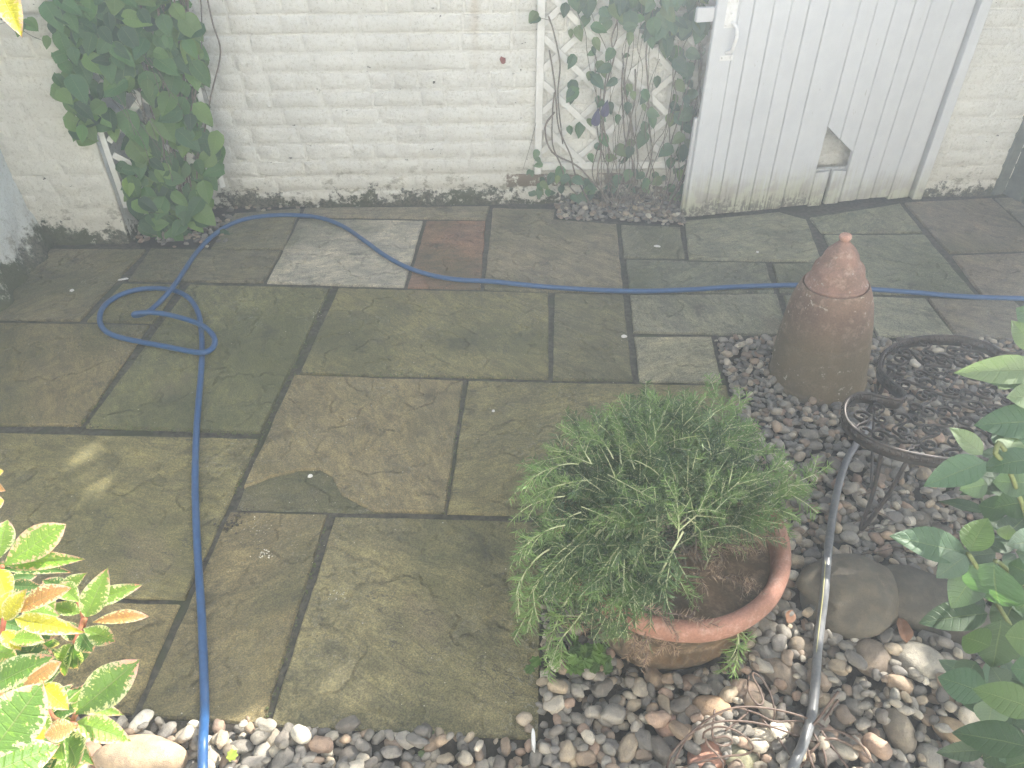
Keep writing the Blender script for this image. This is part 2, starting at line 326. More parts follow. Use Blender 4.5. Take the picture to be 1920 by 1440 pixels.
def box(V, F, o, ex, ey, ez):   # origin corner + three edge vectors
    b = len(V); o, ex, ey, ez = map(lambda q: np.asarray(q, float), (o, ex, ey, ez))
    for k in ((0, 0, 0), (1, 0, 0), (1, 1, 0), (0, 1, 0), (0, 0, 1), (1, 0, 1), (1, 1, 1), (0, 1, 1)): V.append(o+ex*k[0]+ey*k[1]+ez*k[2])
    for f in ((0, 3, 2, 1), (4, 5, 6, 7), (0, 1, 5, 4), (1, 2, 6, 5), (2, 3, 7, 6), (3, 0, 4, 7)): F.append(tuple(b+i for i in f))
def lathe(prof, n=48, mod=None):
    V, F = [], []
    for j, (r, z) in enumerate(prof):
        for k in range(n):
            a = 2*math.pi*k/n; q = r+(mod(a, z, j) if mod else 0); V.append((q*math.cos(a), q*math.sin(a), z))
    for j in range(len(prof)-1):
        for k in range(n): F.append((j*n+k, j*n+(k+1) % n, (j+1)*n+(k+1) % n, (j+1)*n+k))
    F.append(tuple(range(n))[::-1]); F.append(tuple((len(prof)-1)*n+k for k in range(n))); return V, F
def bevel_mesh(me, w=.002, seg=1):
    bm = bmesh.new(); bm.from_mesh(me); bmesh.ops.bevel(bm, geom=list(bm.edges), offset=w, segments=seg, affect='EDGES'); bm.to_mesh(me); bm.free(); return me
def nz(x, y, z=0.0, s=1.0): return mnoise.noise(Vector((x*s, y*s, z*s)))

# ================================================================ SETTING: ground
g = put('ground', mesh('ground', [(-40, -40, -.06), (40, -40, -.06), (40, 60, -.06), (-40, 60, -.06)], [(0, 1, 2, 3)], SOIL)); tag(g, kind='structure')
# --- paving
OL = (.175, .160, .088); OLG = (.150, .150, .082); BR = (.190, .155, .105); GY = (.175, .168, .135); DK = (.115, .112, .078); PINKG = (.215, .165, .125)
SLABS = [
 ([(628, 968), (1016, 976), (1400, 985), (1380, 1080), (1015, 1100), (1008, 1385), (505, 1360)], (.185, .168, .105)),
 ([(432, 958), (612, 962), (492, 1357), (258, 1342)], (.185, .155, .095)),
 ([(-250, 1112), (336, 1131), (246, 1337), (-420, 1310)], (.20, .168, .095)),
 ([(-200, 803), (484, 822), (345, 1121), (-380, 1100)], OL),
 ([(878, 713), (1362, 722), (1420, 972), (838, 960)], (.165, .150, .088)),
 ([(634, 540), (1028, 548), (1028, 708), (562, 698)], (.165, .152, .085)),
 ([(1041, 549), (1168, 551), (1186, 711), (1036, 710)], (.125, .120, .082)),
 ([(1189, 630), (1334, 630), (1354, 716), (1200, 713)], (.185, .175, .115)),
 ([(1182, 552), (1457, 549), (1480, 626), (1188, 621)], (.145, .145, .105)),
 ([(1174, 486), (1436, 492), (1452, 546), (1181, 546)], (.100, .112, .078)),
 ([(1165, 421), (1275, 425), (1284, 481), (1170, 480)], (.150, .145, .115)),
 ([(924, 390), (1040, 392), (1037, 411), (1156, 420), (1168, 545), (1038, 545), (908, 540)], (.190, .160, .118)),
 ([(800, 413), (910, 413), (901, 539), (764, 537)], (.205, .098, .066)),
 ([(561, 409), (793, 413), (757, 536), (500, 528)], (.33, .31, .31)),
 ([(571, 389), (918, 386), (911, 409), (566, 404)], (.205, .180, .140)),
 ([(440, 399), (563, 390), (530, 465), (395, 464)], (.150, .140, .090)),
 ([(283, 466), (528, 470), (493, 527), (240, 524)], (.135, .122, .080)),
 ([(356, 532), (618, 539), (487, 809), (160, 799)], OLG),
 ([(230, 530), (336, 532), (286, 603), (162, 600)], (.160, .150, .080)),
 ([(50, 464), (272, 466), (148, 599), (-80, 596)], (.170, .152, .105)),
 ([(-140, 602), (279, 608), (150, 795), (-240, 794)], (.180, .152, .092)),
 ([(1285, 414), (1462, 397), (1512, 411), (1541, 488), (1292, 484)], (.155, .162, .112)),
 ([(1449, 494), (1562, 492), (1598, 547), (1463, 545)], (.105, .115, .082)),
 ([(1519, 407), (1688, 381), (1730, 434), (1541, 434)], (.135, .148, .100)),
 ([(1546, 439), (1733, 439), (1832, 553), (1594, 547)], (.130, .148, .105)),
 ([(1697, 379), (1860, 370), (1965, 465), (1781, 472)], (.135, .098, .080)),
 ([(1787, 478), (1970, 471), (2060, 560), (1843, 553)], (.160, .115, .088)),
 ([(1470, 553), (1602, 553), (1642, 629), (1490, 626)], (.130, .132, .098)),
 ([(1609, 554), (1735, 557), (1791, 629), (1648, 629)], (.170, .172, .125)),
 ([(1742, 559), (1900, 563), (1990, 634), (1798, 631)], (.135, .105, .082)),
 ([(1866, 370), (2080, 366), (2260, 466), (1973, 465)], (.140, .125, .10)),
]
# the broken slab: an upper riven layer with its corner gone, over a lower layer
BROK = ([(552, 703), (868, 713), (833, 959), (700, 957), (640, 925), (622, 890), (600, 878), (560, 880), (505, 893), (457, 912)], (.195, .165, .105))
BROKL = ([(470, 880), (640, 860), (720, 959), (441, 952)], (.13, .118, .08))
pm = put('patio', mesh('patio', [(-4.5, .2, -.012), (5, .2, -.012), (5, 4.4, -.012), (-4.5, 4.4, -.012)], [(0, 1, 2, 3)], MORTAR)); tag(pm, kind='structure')
GRAV = [(1340, 633), (2700, 640), (2700, 2600), (-900, 2300), (-900, 1325), (258, 1344), (497, 1359), (1007, 1387), (1016, 1095), (1385, 1082), (1424, 975), (1364, 720)]
LBED = [(262, 462), (432, 462), (442, 398), (566, 389), (640, 370), (420, 360), (230, 380)]
RBED = [(1042, 330), (1042, 408), (1285, 421), (1285, 330)]
def inpoly(p, poly):
    c = False; n = len(poly); j = n-1
    for i in range(n):
        a, b = poly[i], poly[j]
        if (a[1] > p[1]) != (b[1] > p[1]) and p[0] < (b[0]-a[0])*(p[1]-a[1])/(b[1]-a[1])+a[0]: c = not c
        j = i
    return c
GW = [tuple(G(*q)[:2]) for q in GRAV]; LW = [tuple(G(*q)[:2]) for q in LBED]; RW = [tuple(G(*q)[:2]) for q in RBED]
# beds: one soil sheet each, 5 mm above the mortar and dished under the stones
def bed(name, poly):
    V, F = [], []; b = len(poly); V = [(x, y, -.006) for x, y in poly]
    o = put(name, mesh(name, V, [tuple(range(b))], SOIL)); tag(o, kind='structure'); return o
bed_main = bed('gravel_bed', GW); bed_left = bed('gravel_bed', LW); bed_right = bed('gravel_bed', RW)
pk = 0
def slab(pts, col, top=0.0, thick=.05, lift=None, inset=.004):
    W = [G(*q)[:2] for q in pts]; ring = []; seed = rnd.random()*50
    for i in range(len(W)):
        a, b = W[i], W[(i+1) % len(W)]; L = np.linalg.norm(b-a); k = max(2, int(L/.035)); nrm = np.array([b[1]-a[1], a[0]-b[0]])/(L+1e-9)
        for t in range(k):
            q = a+(b-a)*t/k; f = (nz(q[0]+seed, q[1], 0, 9)*.0032+nz(q[0], q[1]+seed, 0, 38)*.0022)*(1 if t else .3); ring.append(q+nrm*f)
    ring = np.array(ring); c = ring.mean(0); n = len(ring); V = []; tl = (rnd.uniform(-.004, .004), rnd.uniform(-.004, .004)); h = rnd.uniform(-.002, .002)+top
    # drop corners back a little so they read worn
    def Z(q, d): return h+d+(q-c)@np.array(tl)
    dirs = c-ring; dl = np.linalg.norm(dirs, axis=1)[:, None]; dirs = dirs/dl
    for q in ring: V.append((*q, Z(q, -thick)))
    for q in ring: V.append((*q, Z(q, -.006)))
    for q, d in zip(ring, dirs): V.append((*(q+d*inset), Z(q, -.001+.0012*nz(q[0], q[1], 3, 20))))
    F = []
    for i in range(n):
        j = (i+1) % n; F += [(i, i+n, j+n, j)[::-1], (i+n, i+2*n, j+2*n, j+n)[::-1]]
    F.append(tuple(i+2*n for i in range(n))[::-1])
    V = np.array(V); area = sum(ring[i][0]*ring[(i+1) % n][1]-ring[(i+1) % n][0]*ring[i][1] for i in range(n))
    if area > 0: F = [f[::-1] for f in F]
    put('slab', mesh('slab', V, F, SLAB), pm, color=col)
def pale(q, c):   # veil of light put into the colour: slabs towards the gate paler, greyer
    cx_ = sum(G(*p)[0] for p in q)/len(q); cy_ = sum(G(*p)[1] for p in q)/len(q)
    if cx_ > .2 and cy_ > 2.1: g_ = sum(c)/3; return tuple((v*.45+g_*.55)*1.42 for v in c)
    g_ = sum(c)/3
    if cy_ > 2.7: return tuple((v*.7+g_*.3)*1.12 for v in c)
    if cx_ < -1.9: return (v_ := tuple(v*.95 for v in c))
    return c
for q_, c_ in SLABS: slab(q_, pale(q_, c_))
slab(*BROK, top=.004); slab(*BROKL, top=-.006)

# --- walls made of painted bricks
def brick_mesh(L, H, D, seed):
    xs = [0, .0025, .008, .3*L, .55*L, .8*L, L-.008, L-.0025, L]; zs = [0, .0025, .008, H*.5, H-.008, H-.0025, H]; V, F = [], []
    if L < .15: xs = [0, .0025, .008, .5*L, L-.008, L-.0025, L]
    nx, ny = len(xs)-1, len(zs)-1
    for b in zs:
        for a in xs:
            e = min(a, L-a, b, H-b); t = min(1, e/.007); d = -.006+(D+.006)*(1-(1-t)**2.2)+.0020*nz(a*11+seed, b*12, seed, 1.6)
            j = 1 if e < .006 else 0
            V.append((a+.0022*nz(a*18, b*16, seed+4, 1.7)*j, d, b+.0028*nz(a*14, b*9, seed+9, 1.7)*j))
    for j in range(ny):
        for i in range(nx):
            q = j*(nx+1)+i; F.append((q, q+nx+1, q+nx+2, q+1)[::-1])
    return V, F
def brick_wall(name, label, pl, u0, u1, z1, mat, D=.0058, seed=0, bareset=(), joints=None, rough=.004, bulge=0, group=None, headers=(3, 7, 11), zmax_brick=1.02, thick=.22, depth_side=None):
    rs = random.Random(seed); t = thing(name, label, 'wall', pl.at(u0, 0))
    tag(t, group=group)
    # mortar / render face as a displaced sheet, plus plain back of the wall
    nu = int((u1-u0)/.018)+1; nzv = int(zmax_brick/.016)+1; V = []; F = []
    for j in range(nzv+1):
        for i in range(nu+1):
            u = u0+(u1-u0)*i/nu; z = -.02+(zmax_brick+.02)*j/nzv
            d = rough*(nz(u+seed, z, 0, 11)*1.0+nz(u, z, seed, 31)*.6)*(1.0 if z < .3 else .7)+.0020*nz(u, z, seed+5, 5)+(.0014 if z < .72 else -.0042 if z > .79 else .0014-.0056*(z-.72)/.07)
            d += bulge*math.exp(-max(z, 0)/.09)*(1+.8*nz(u, z, 2, 7))
            if 0 < z < .14: d -= .006*max(0, nz(u*1.0, z*2, 8+seed, 9))
            V.append(pl.at(u, z, d))
    for j in range(nzv):
        for i in range(nu): q = j*(nu+1)+i; F.append((q, q+1, q+nu+2, q+nu+1))
    put('mortar', npmesh('mortar', V, F, mat), t)
    V, F = [], []; box(V, F, pl.at(u0, -.05, -.012), pl.e*(u1-u0), -pl.n*thick, np.array([0, 0, zmax_brick+.05])); put('core', mesh('core', V, F, mat), t)
    if z1 > zmax_brick:
        V, F = [], []; box(V, F, pl.at(u0, zmax_brick, .004), pl.e*(u1-u0), -pl.n*(thick+.016), np.array([0, 0, z1-zmax_brick])); put('upper_wall', mesh('upper_wall', V, F, mat), t)
    J = joints or [0, .075, .152, .231, .31, .395, .477, .555, .635, .716, .794, .872, .952, 1.03]
    SM = [brick_mesh(1, 1, 1, 0)]
    var = {}
    for r in range(len(J)-1):
        if J[r] > zmax_brick-.03: break
        hd = r in headers; L = .112 if hd else .225; u = u0-(.06 if r % 2 else 0)-rs.random()*.02
        if hd: u -= .03
        while u < u1-.03:
            l = L*rs.uniform(.97, 1.03); a = max(u, u0)+.004; b = min(u+l, u1)-.005
            if not hd and rs.random() < .08: b = min(a+.108, u1-.005); l = b-a+.009
            if b-a > .03:
                key = (hd, rs.randrange(6)); 
                if key not in var:
                    v, f = brick_mesh(.103 if hd else .216, .069, D, rs.random()*40); var[key] = mesh('brick', v, f, mat, True)
                me = var[key]; w0 = .103 if hd else .216
                isb = any(a < bu < b and J[r] < bz < J[r+1] for bu, bz in bareset)
                if isb: me = me.copy(); me.materials.clear(); me.materials.append(BARE)
                sx = (b-a)/w0; sz = (J[r+1]-J[r]-.007)/.069; dd = rs.uniform(-.0016, .0012)
                o = pl.at(a, J[r]+.0035, dd); mw = Matrix(((pl.e[0]*sx, pl.n[0], 0, o[0]), (pl.e[1]*sx, pl.n[1], 0, o[1]), (0, 0, sz, o[2]), (0, 0, 0, 1)))
                put('brick', me, t, mw)
            u += l
    return t
bs = [WALL.px(880, 305), WALL.px(952, 338), WALL.px(1075, 338), WALL.px(1150, 335), WALL.px(1240, 352)]
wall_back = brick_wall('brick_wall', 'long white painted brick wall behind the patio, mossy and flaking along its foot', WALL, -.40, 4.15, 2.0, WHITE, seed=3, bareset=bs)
cp = WALL.px(943, 112); V, F = [], []
for k in range(9): a = k/9*6.283; r_ = .016*(.7+.5*rnd.random()); V.append(WALL.at(cp[0]+r_*math.cos(a), cp[1]+r_*1.15*math.sin(a), .0115))
put('paint_chip', mesh('paint_chip', V, [tuple(range(9))], REDBRICK), wall_back)
PIERP = Plane((-2.307, 2.975), (.403, .041)); pw = .402
pier = brick_wall('brick_pier', 'painted brick pier tinted cream for warm light, with crumbling foot beside the left climber', PIERP, 0, pw, 2.0, WARMLIT, seed=5, D=.005, rough=.007, bulge=.012, headers=(2, 6, 10), thick=.5)
PSIDE = Plane(PIERP.at(pw, 0)[:2], (-PIERP.n[0], -PIERP.n[1]))
V = []; F = []; nu, nv = 14, 60
for j in range(nv+1):
    for i in range(nu+1):
        z = -.02+1.05*j/nv; u = .42*i/nu; V.append(PSIDE.at(u, z, .006*nz(u, z, 4, 14)+.01*math.exp(-max(z, 0)/.06)+.004))
for j in range(nv):
    for i in range(nu): q = j*(nu+1)+i; F.append((q, q+1, q+nu+2, q+nu+1))
put('side_face', npmesh('side_face', V, F, mat_white_wall('shade_tinted_paint', (.70, .72, .73), .12)), pier)  # bluish shade of the side face put into its colour
LEFTP = Plane((-2.235, 2.50), (-.075, .47)); 
LEFTP.n = -LEFTP.n if LEFTP.n[0] < 0 else LEFTP.n
V = []; F = []; nu, nv = 150, 100
for j in range(nv+1):
    for i in range(nu+1):
        z = -.02+1.9*(j/nv)**1.3; u = -2.2+2.75*i/nu
        d = .007*nz(u, z, 1, 9)+.004*nz(u, z, 1, 27)+.075*math.exp(-max(z, 0)/.12)*(1+.5*nz(u, z, 6, 8))
        if z < .2: d += .010*nz(u, z, 11, 20)
        V.append(LEFTP.at(u, z, d))
for j in range(nv):
    for i in range(nu): q = j*(nu+1)+i; F.append((q, q+1, q+nu+2, q+nu+1))
lw = thing('rendered_wall', 'low bluish white rendered wall with green mossy base at the left edge', 'wall', LEFTP.at(0, 0))
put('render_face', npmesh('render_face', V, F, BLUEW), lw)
V, F = [], []; box(V, F, LEFTP.at(-2.2, -.05, -.01), LEFTP.e*2.75, -LEFTP.n*.2, (0, 0, 1.95)); put('core', mesh('core', V, F, BLUEW), lw)
# dark timber fence end at the right edge
fo = G(1873, 356); V, F = [], []; ft = thing('timber_fence', 'dark grey green fence end standing at the right edge beside the brick wall', 'fence', fo)
FR = Plane(fo[:2], (.35, -1.0))
for k in range(7):
    V, F = [], []; box(V, F, FR.at(k*.16, 0, 0), FR.e*.152, FR.n*.02, (0, 0, 1.9)); put('board', bevel_mesh(mesh('board', V, F, FENCEM), .003), ft)
V, F = [], []; box(V, F, FR.at(-.03, 0, .022), FR.e*.08, FR.n*.06, (0, 0, 1.95)); put('post', bevel_mesh(mesh('post', V, F, FENCEM), .004), ft)

# --- unseen things added for the light: bounce surfaces behind the viewer, leaves blocking sun
V, F = [], []; box(V, F, (-6, -3.4, -.05), (13, 0, 0), (0, -.3, 0), (0, 0, 5.2)); hb = put('bounce_wall', mesh('bounce_wall', V, F, BOUNCEM)); tag(hb, kind='structure')  # unseen pale wall added to bounce sun onto the shaded patio
V, F = [], []; box(V, F, (-6, -3.39, -.05), (12, 0, 0), (0, 2.6, 0), (0, 0, .052)); hp = put('bounce_floor', mesh('bounce_floor', V, F, BOUNCEM)); tag(hp, kind='structure')  # unseen pale floor added for the same bounce
FLECKS = [(*G(171, 838), .016), (*G(146, 866), .008), (*G(192, 908), .018), (*G(176, 928), .010), (*G(166, 886), .004), (*G(140, 905), -.004)]
FARFLECK = [(*G(1544, 1110, .10), .016), (*G(1543, 1130, .1), .014), (*G(1545, 1095, .1), .012), (*G(1490, 1400, .03), .02), (*G(1700, 1225, .06), .008), (*G(1712, 1216, .06), .006),
            (*G(1840, 1075, .62), -.012), (*G(1845, 1105, .62), -.014), (*G(1900, 985, .7), .016), (*G(1690, 1003, .72), .018), (*G(1745, 995, .72), .014), (*G(1715, 998, .72), .016),
            (*G(1840, 685, .92), .03), (*G(1870, 672, .92), .025), (*G(1815, 690, .92), .02), (*G(1905, 620, .9), .03), (*G(1800, 815, .8), .025), (*G(1895, 820, .8), .03), (*G(1860, 860, .8), .02),
            (*G(1460, 820, .35), .03), (*G(1455, 845, .33), .02), (*G(1360, 1360, .03), .02), (*G(1350, 1380, .03), .03), (*G(1640, 1440, .03), .03), (*G(1895, 1150, .5), .03), (*G(1560, 820, .3), .02)]
FL2 = [(a, b, c, d-.026) for a, b, c, d in FLECKS]+FARFLECK
def blocked(p, n, size):   # leaf centre p kept unless a shaft of sun to one of the flecks passes here
    for fx, fy, fz, fr in FL2:
        v = p-np.array([fx, fy, fz]); d = v-SUNV*(v@SUNV)
        if d@d < (fr+size*.55)**2: return False
    return True
def leaf_mass(name, label, cat, boxes, step, size, seed):
    rs = np.random.default_rng(seed); V = []; F = []
    for (x0, x1, y0, y1, z0, z1, layers) in boxes:
        for L in range(layers):
            y = y0+(y1-y0)*(L+.5)/layers
            for x in np.arange(x0, x1, step):
                for z in np.arange(z0, z1, step):
                    p = np.array([x, y, z])+rs.normal(0, step*.28, 3)
                    if p[2] > z1-.0: continue
                    if not blocked(p, None, size): continue
                    a = rs.normal(0, 1, 3)*.35+SUNV; a /= np.linalg.norm(a); b = np.cross(a, (0, 0, 1.0)); b /= np.linalg.norm(b); c = np.cross(a, b)
                    th = rs.random()*6.28; b, c = b*math.cos(th)+c*math.sin(th), c*math.cos(th)-b*math.sin(th); s = size*rs.uniform(.85, 1.25)
                    k = len(V); V += [p-b*s*.5, p-c*s*.36, p+b*s*.5, p+c*s*.36]; F.append((k, k+1, k+2, k+3))
    o = put(name, npmesh(name, V, F, SHADELEAFM, False)); return o
HTOP = 3.86
tag(leaf_mass('shade_leaves_back', '', '', [(-1.0, 8.2, 3.95, 4.6, 1.9, HTOP, 4)], .055, .095, 4), kind='stuff')  # unseen leaf sheets added to shade the patio, holes left for flecks
tag(leaf_mass('shade_leaves_high', '', '', [(-1.5, 2.4, 3.95, 4.5, HTOP, 6.2, 3), (2.4, 2.6, 3.95, 4.5, HTOP, 6.2, 1)], .058, .095, 9), kind='stuff')  # unseen leaves added to keep sun off the air on the left
tag(leaf_mass('shade_leaves_right', '', '', [(1.18, 3.0, 1.3, 2.5, 1.62, 2.3, 4)], .055, .085, 5), kind='stuff')  # unseen leaves added to shade the right shrub

# ================================================================ PEBBLES AND COBBLES
def ico(sub):
    bm = bmesh.new(); bmesh.ops.create_icosphere(bm, subdivisions=sub, radius=1); V = np.array([v.co[:] for v in bm.verts]); F = np.array([[v.index for v in f.verts] for f in bm.faces]); bm.free(); return V, F
I2, I3, I4 = ico(2), ico(3), ico(4)
def stone_verts(I, ax, seed, amp=.16, flat=2.3):
    V = I[0]; n = np.array([mnoise.noise(Vector(v*1.15)+Vector((seed*7.3, seed*3.1, seed))) for v in V]); n2 = np.array([mnoise.noise(Vector(v*2.6)+Vector((seed*1.3, 5, seed))) for v in V])
    S_ = np.sign(V)*np.abs(V)**(2/flat); S_ /= (np.abs(S_)**2.2).sum(1)[:, None]**(1/2.2)
    return S_*(1+amp*2*n+amp*.5*n2)[:, None]*np.array(ax)
PAL = np.array([(.20, .19, .18), (.26, .245, .23), (.15, .145, .145), (.30, .255, .205), (.27, .21, .165), (.22, .175, .145), (.34, .31, .27), (.125, .115, .11), (.185, .175, .17), (.30, .22, .18), (.24, .23, .22), (.56, .54, .50), (.40, .37, .33)])
PW = np.array([13, 12, 9, 9, 8, 8, 7, 6, 10, 5, 10, 2.2, 5]); PW = PW/PW.sum()
gx0, gy0, gs = -3.2, .15, .005; GXN, GYN = 1300, 760
HF = np.full((GYN, GXN), -.010, np.float32)
def cell(x, y): return int((y-gy0)/gs), int((x-gx0)/gs)
def stamp(x, y, z, a, b, c, th, write=True, exact=None):
    r = max(a, b); i0, j0 = cell(x-r, y-r); i1, j1 = cell(x+r, y+r); i0 = max(i0, 0); j0 = max(j0, 0); i1 = min(i1+1, GYN-1); j1 = min(j1+1, GXN-1)
    if i1 <= i0 or j1 <= j0: return None
    yy, xx = np.mgrid[i0:i1, j0:j1]; dx = gx0+(xx+.5)*gs-x; dy = gy0+(yy+.5)*gs-y
    u = (dx*math.cos(th)+dy*math.sin(th))/a; v = (-dx*math.sin(th)+dy*math.cos(th))/b; q = 1-u*u-v*v; m = q > 0
    if not m.any(): return None
    s = c*np.sqrt(np.clip(q, 0, 1)); sub = HF[i0:i1, j0:j1]
    if z is None:
        vals = (sub+s)[m]; z = float(np.percentile(vals, 88))
    if write: sub[m] = np.maximum(sub[m], (z+s)[m])
    return z
def rot_m(th, tilt, ta):
    return Matrix.Rotation(th, 3, 'Z') @ Matrix.Rotation(tilt, 3, Vector((math.cos(ta), math.sin(ta), 0)))
# big stones, each a thing: px, py, half length px, half width px, turn (deg, image), height, colour, label
def scale_at(px, py): a = G(px, py); b = G(px+10, py); return 10/np.linalg.norm(a-b)
BIG = [
 (1585, 1128, 92, 70, 8, .085, (.110, .097, .078), 'large rounded brown boulder under the dark hose', .15),
 (1735, 1140, 112, 62, -24, .070, (.085, .078, .068), 'long dark flat boulder half under the shrub leaves, right of the large boulder', .12),
 (1632, 1240, 35, 37, 0, .040, (.225, .185, .155), 'egg shaped tan cobble below the large boulder', .04),
 (1722, 1248, 48, 40, -35, .042, (.30, .285, .26), 'pale grey pitted cobble with white marks at the foot of the dark boulder', .06),
 (1457, 1265, 42, 26, -48, .030, (.235, .195, .165), 'flat tan slab shaped cobble left of the dark hose', .16),
 (1330, 1337, 40, 27, -5, .040, (.33, .235, .165), 'speckled orange brown cobble in front of the bowl planter', .03),
 (1394, 1302, 34, 24, -10, .032, (.28, .215, .18), 'pinkish brown oval cobble behind the dry stalk loops', .04),
 (1249, 1362, 24, 24, 0, .030, (.35, .235, .195), 'pitted pink round cobble below the planter', .03),
 (1683, 1374, 43, 26, 95, .036, (.205, .18, .15), 'upright oval brown cobble at the bottom right', .03),
 (1795, 1385, 46, 27, -38, .036, (.31, .235, .16), 'long ochre cobble partly under the lowest shrub leaves', .05),
 (1741, 1426, 22, 30, 0, .030, (.25, .24, .225), 'grey speckled cobble at the bottom edge right of the oval cobble', .03),
 (1326, 1426, 36, 30, 30, .028, (.38, .21, .165), 'angular salmon pink cobble inside the dry stalk loops', .18),
 (1388, 1428, 34, 26, 0, .030, (.26, .26, .185), 'angular olive grey cobble beside the pink one', .17),
 (1502, 1218, 24, 22, 20, .030, (.20, .17, .14), 'round brown cobble touching the left side of the hose', .04),
 (1436, 1228, 27, 20, -25, .028, (.165, .165, .17), 'blue grey cobble right of the bowl planter', .06),
 (1437, 1182, 26, 20, -50, .028, (.22, .20, .18), 'grey tan cobble beside the planter rim', .10),
 (1456, 1140, 24, 16, -10, .026, (.21, .195, .17), 'smooth olive grey cobble between planter and large boulder', .04),
 (1738, 1076, 32, 14, -12, .026, (.24, .20, .165), 'long narrow tan cobble above the dark boulder', .05),
 (1738-160, 1040+22, 22, 13, 0, .024, (.19, .18, .165), 'small flat grey cobble above the large boulder', .05),
 (1725, 978, 22, 15, 0, .026, (.20, .185, .165), 'smooth grey brown cobble beneath the iron table', .03),
 (1545, 1322, 22, 18, 0, .028, (.26, .215, .165), 'round buff cobble right of the hose near the cut stalks', .04),
 (1300, 1285, 24, 16, -20, .026, (.23, .185, .155), 'tan cobble tucked against the planter foot', .05),
 (272, 1436, 84, 42, 0, .075, (.36, .28, .21), 'wide flat topped sandstone rock lit by the sun at the bottom edge', .05),
 (172, 1424, 30, 26, 0, .045, (.38, .24, .18), 'pink rough rock behind the variegated leaves', .10),
 (318, 441, 11, 9, 0, .032, (.19, .16, .125), 'round brown cobble at the corner of the pier bed', .03),
]
for (px, py, ax, ay, tn, h, col, lab, amp) in BIG:
    p = G(px, py); s = scale_at(px, py); sy = (G(px, py-8)[1]-G(px, py+8)[1])/16
    a = ax/s; b = ay*sy*.92; b = max(b, a*.45) if ay < ax else b
    z = -.004+h*.42; th = R(tn)
    V = stone_verts(I4, (a, b, h*.72), px*.37, amp, 2.2); me = npmesh('stone', V, I4[1], PEB, True, np.ones((len(V), 3)))
    o = put('boulder' if max(ax, ay) > 60 else 'cobble', me, None, Matrix.Translation((p[0], p[1], z)) @ rot_m(th, R(rnd.uniform(-6, 6)), 1).to_4x4(), col)
    tag(o, lab, 'boulder' if max(ax, ay) > 60 else 'cobble')
    stamp(p[0], p[1], z, a*1.0, b*1.0, h*.72, th)
POTC = np.array([.312, 1.162, 0]); POTR = .268
FC = np.array([.966, 2.11, 0.0])
def excl(x, y):
    if (x-POTC[0])**2+(y-POTC[1])**2 < .222**2: return True
    if (x-FC[0])**2+(y-FC[1])**2 < .148**2: return True
    return False
HC = [[], [], []]
def pebbles(polyW, N, smin, smax, seed, yb=0, cap=.03, ti=0):
    rs = np.random.default_rng(seed); P = np.array(polyW); lo = np.maximum(P.min(0), (-1.0 if ti == 0 else -3, .62)); hi = np.minimum(P.max(0), (2.4, 3.6)); out = []
    tries = 0
    while len(out) < N and tries < N*8:
        tries += 1; best = None
        for _ in range(14):
            x, y = rs.uniform(lo, hi); q = PX((x, y, 0))
            if not (-40 < q[0] < 1960 and q[1] < 1500) or not inpoly((x, y), polyW) or excl(x, y): continue
            i, j = cell(x, y); h = HF[i, j]
            if best is None or h < best[0]: best = (h, x, y)
        if best is None or best[0] > cap-.012: continue
        h, x, y = best; nearness = np.clip((2.2-y)/1.5, 0, 1)
        s = (smin+(smax-smin)*rs.beta(1.1, 3.0))*(.82+.34*nearness); a = s*rs.uniform(.95, 1.35); b = s*rs.uniform(.72, .95); c = s*rs.uniform(.50, .75); th = rs.uniform(0, math.pi)
        ok = all(inpoly((x+a*.75*math.cos(k), y+a*.75*math.sin(k)), polyW) for k in (0, 1.57, 3.14, 4.71))
        if not ok and rs.random() < .9: 
            s *= .6; a *= .6; b *= .6; c *= .6
            if not all(inpoly((x+a*.6*math.cos(k), y+a*.6*math.sin(k)), polyW) for k in (0, 1.57, 3.14, 4.71)): continue
        z = stamp(x, y, None, a, b, c, th, False)
        if z is None or z+c > cap+.02: continue
        z -= c*.12; stamp(x, y, z, a, b, c, th)
        out.append([x, y, z, a, b, c, th, rs.uniform(-.35, .35), rs.uniform(0, 6.28), rs.choice(len(PAL), p=PW), rs.uniform(.8, 1.22)])
    return out
pe = [pebbles(GW, 4300, .0072, .0275, 11, cap=.034), pebbles(LW, 260, .011, .026, 12, ti=1), pebbles(RW, 420, .012, .026, 13, ti=2)]
allp = []
print('pebbles', [len(q) for q in pe])
for bi, L in enumerate(pe):
    for k in L:
        i, j = cell(k[0], k[1]); q = PX(k[:3]); vis = HF[i, j] <= k[2]+k[5]+.002 and -10 < q[0] < 1930 and -10 < q[1] < 1450
        allp.append((k[3]*k[4]*scale_at(*q)**2 if vis else 0, bi, k))
allp.sort(key=lambda t: -t[0]); SM3 = [npmesh('pebble', stone_verts(I3, (1, 1, 1), k*1.7+3, .17), I3[1], PEB, True, np.ones((len(I3[0]), 3))) for k in range(14)]
ST2 = [stone_verts(I2, (1, 1, 1), k*2.3+1, .17) for k in range(24)]
beds = [bed_main, bed_left, bed_right]; rest = {0: [], 1: [], 2: []}
for idx, (_, bi, k) in enumerate(allp):
    x, y, z, a, b, c, th, ti, ta, ci, br = k; m3 = np.array(rot_m(th, ti, ta))
    if idx < 296:
        mm = Matrix(m3.tolist()).to_4x4() @ Matrix.Diagonal((a, b, c, 1)); put('pebble', rnd.choice(SM3), beds[bi], Matrix.Translation((x, y, z)) @ mm, tuple(PAL[ci]*br))
    else: rest[bi].append((k, m3))
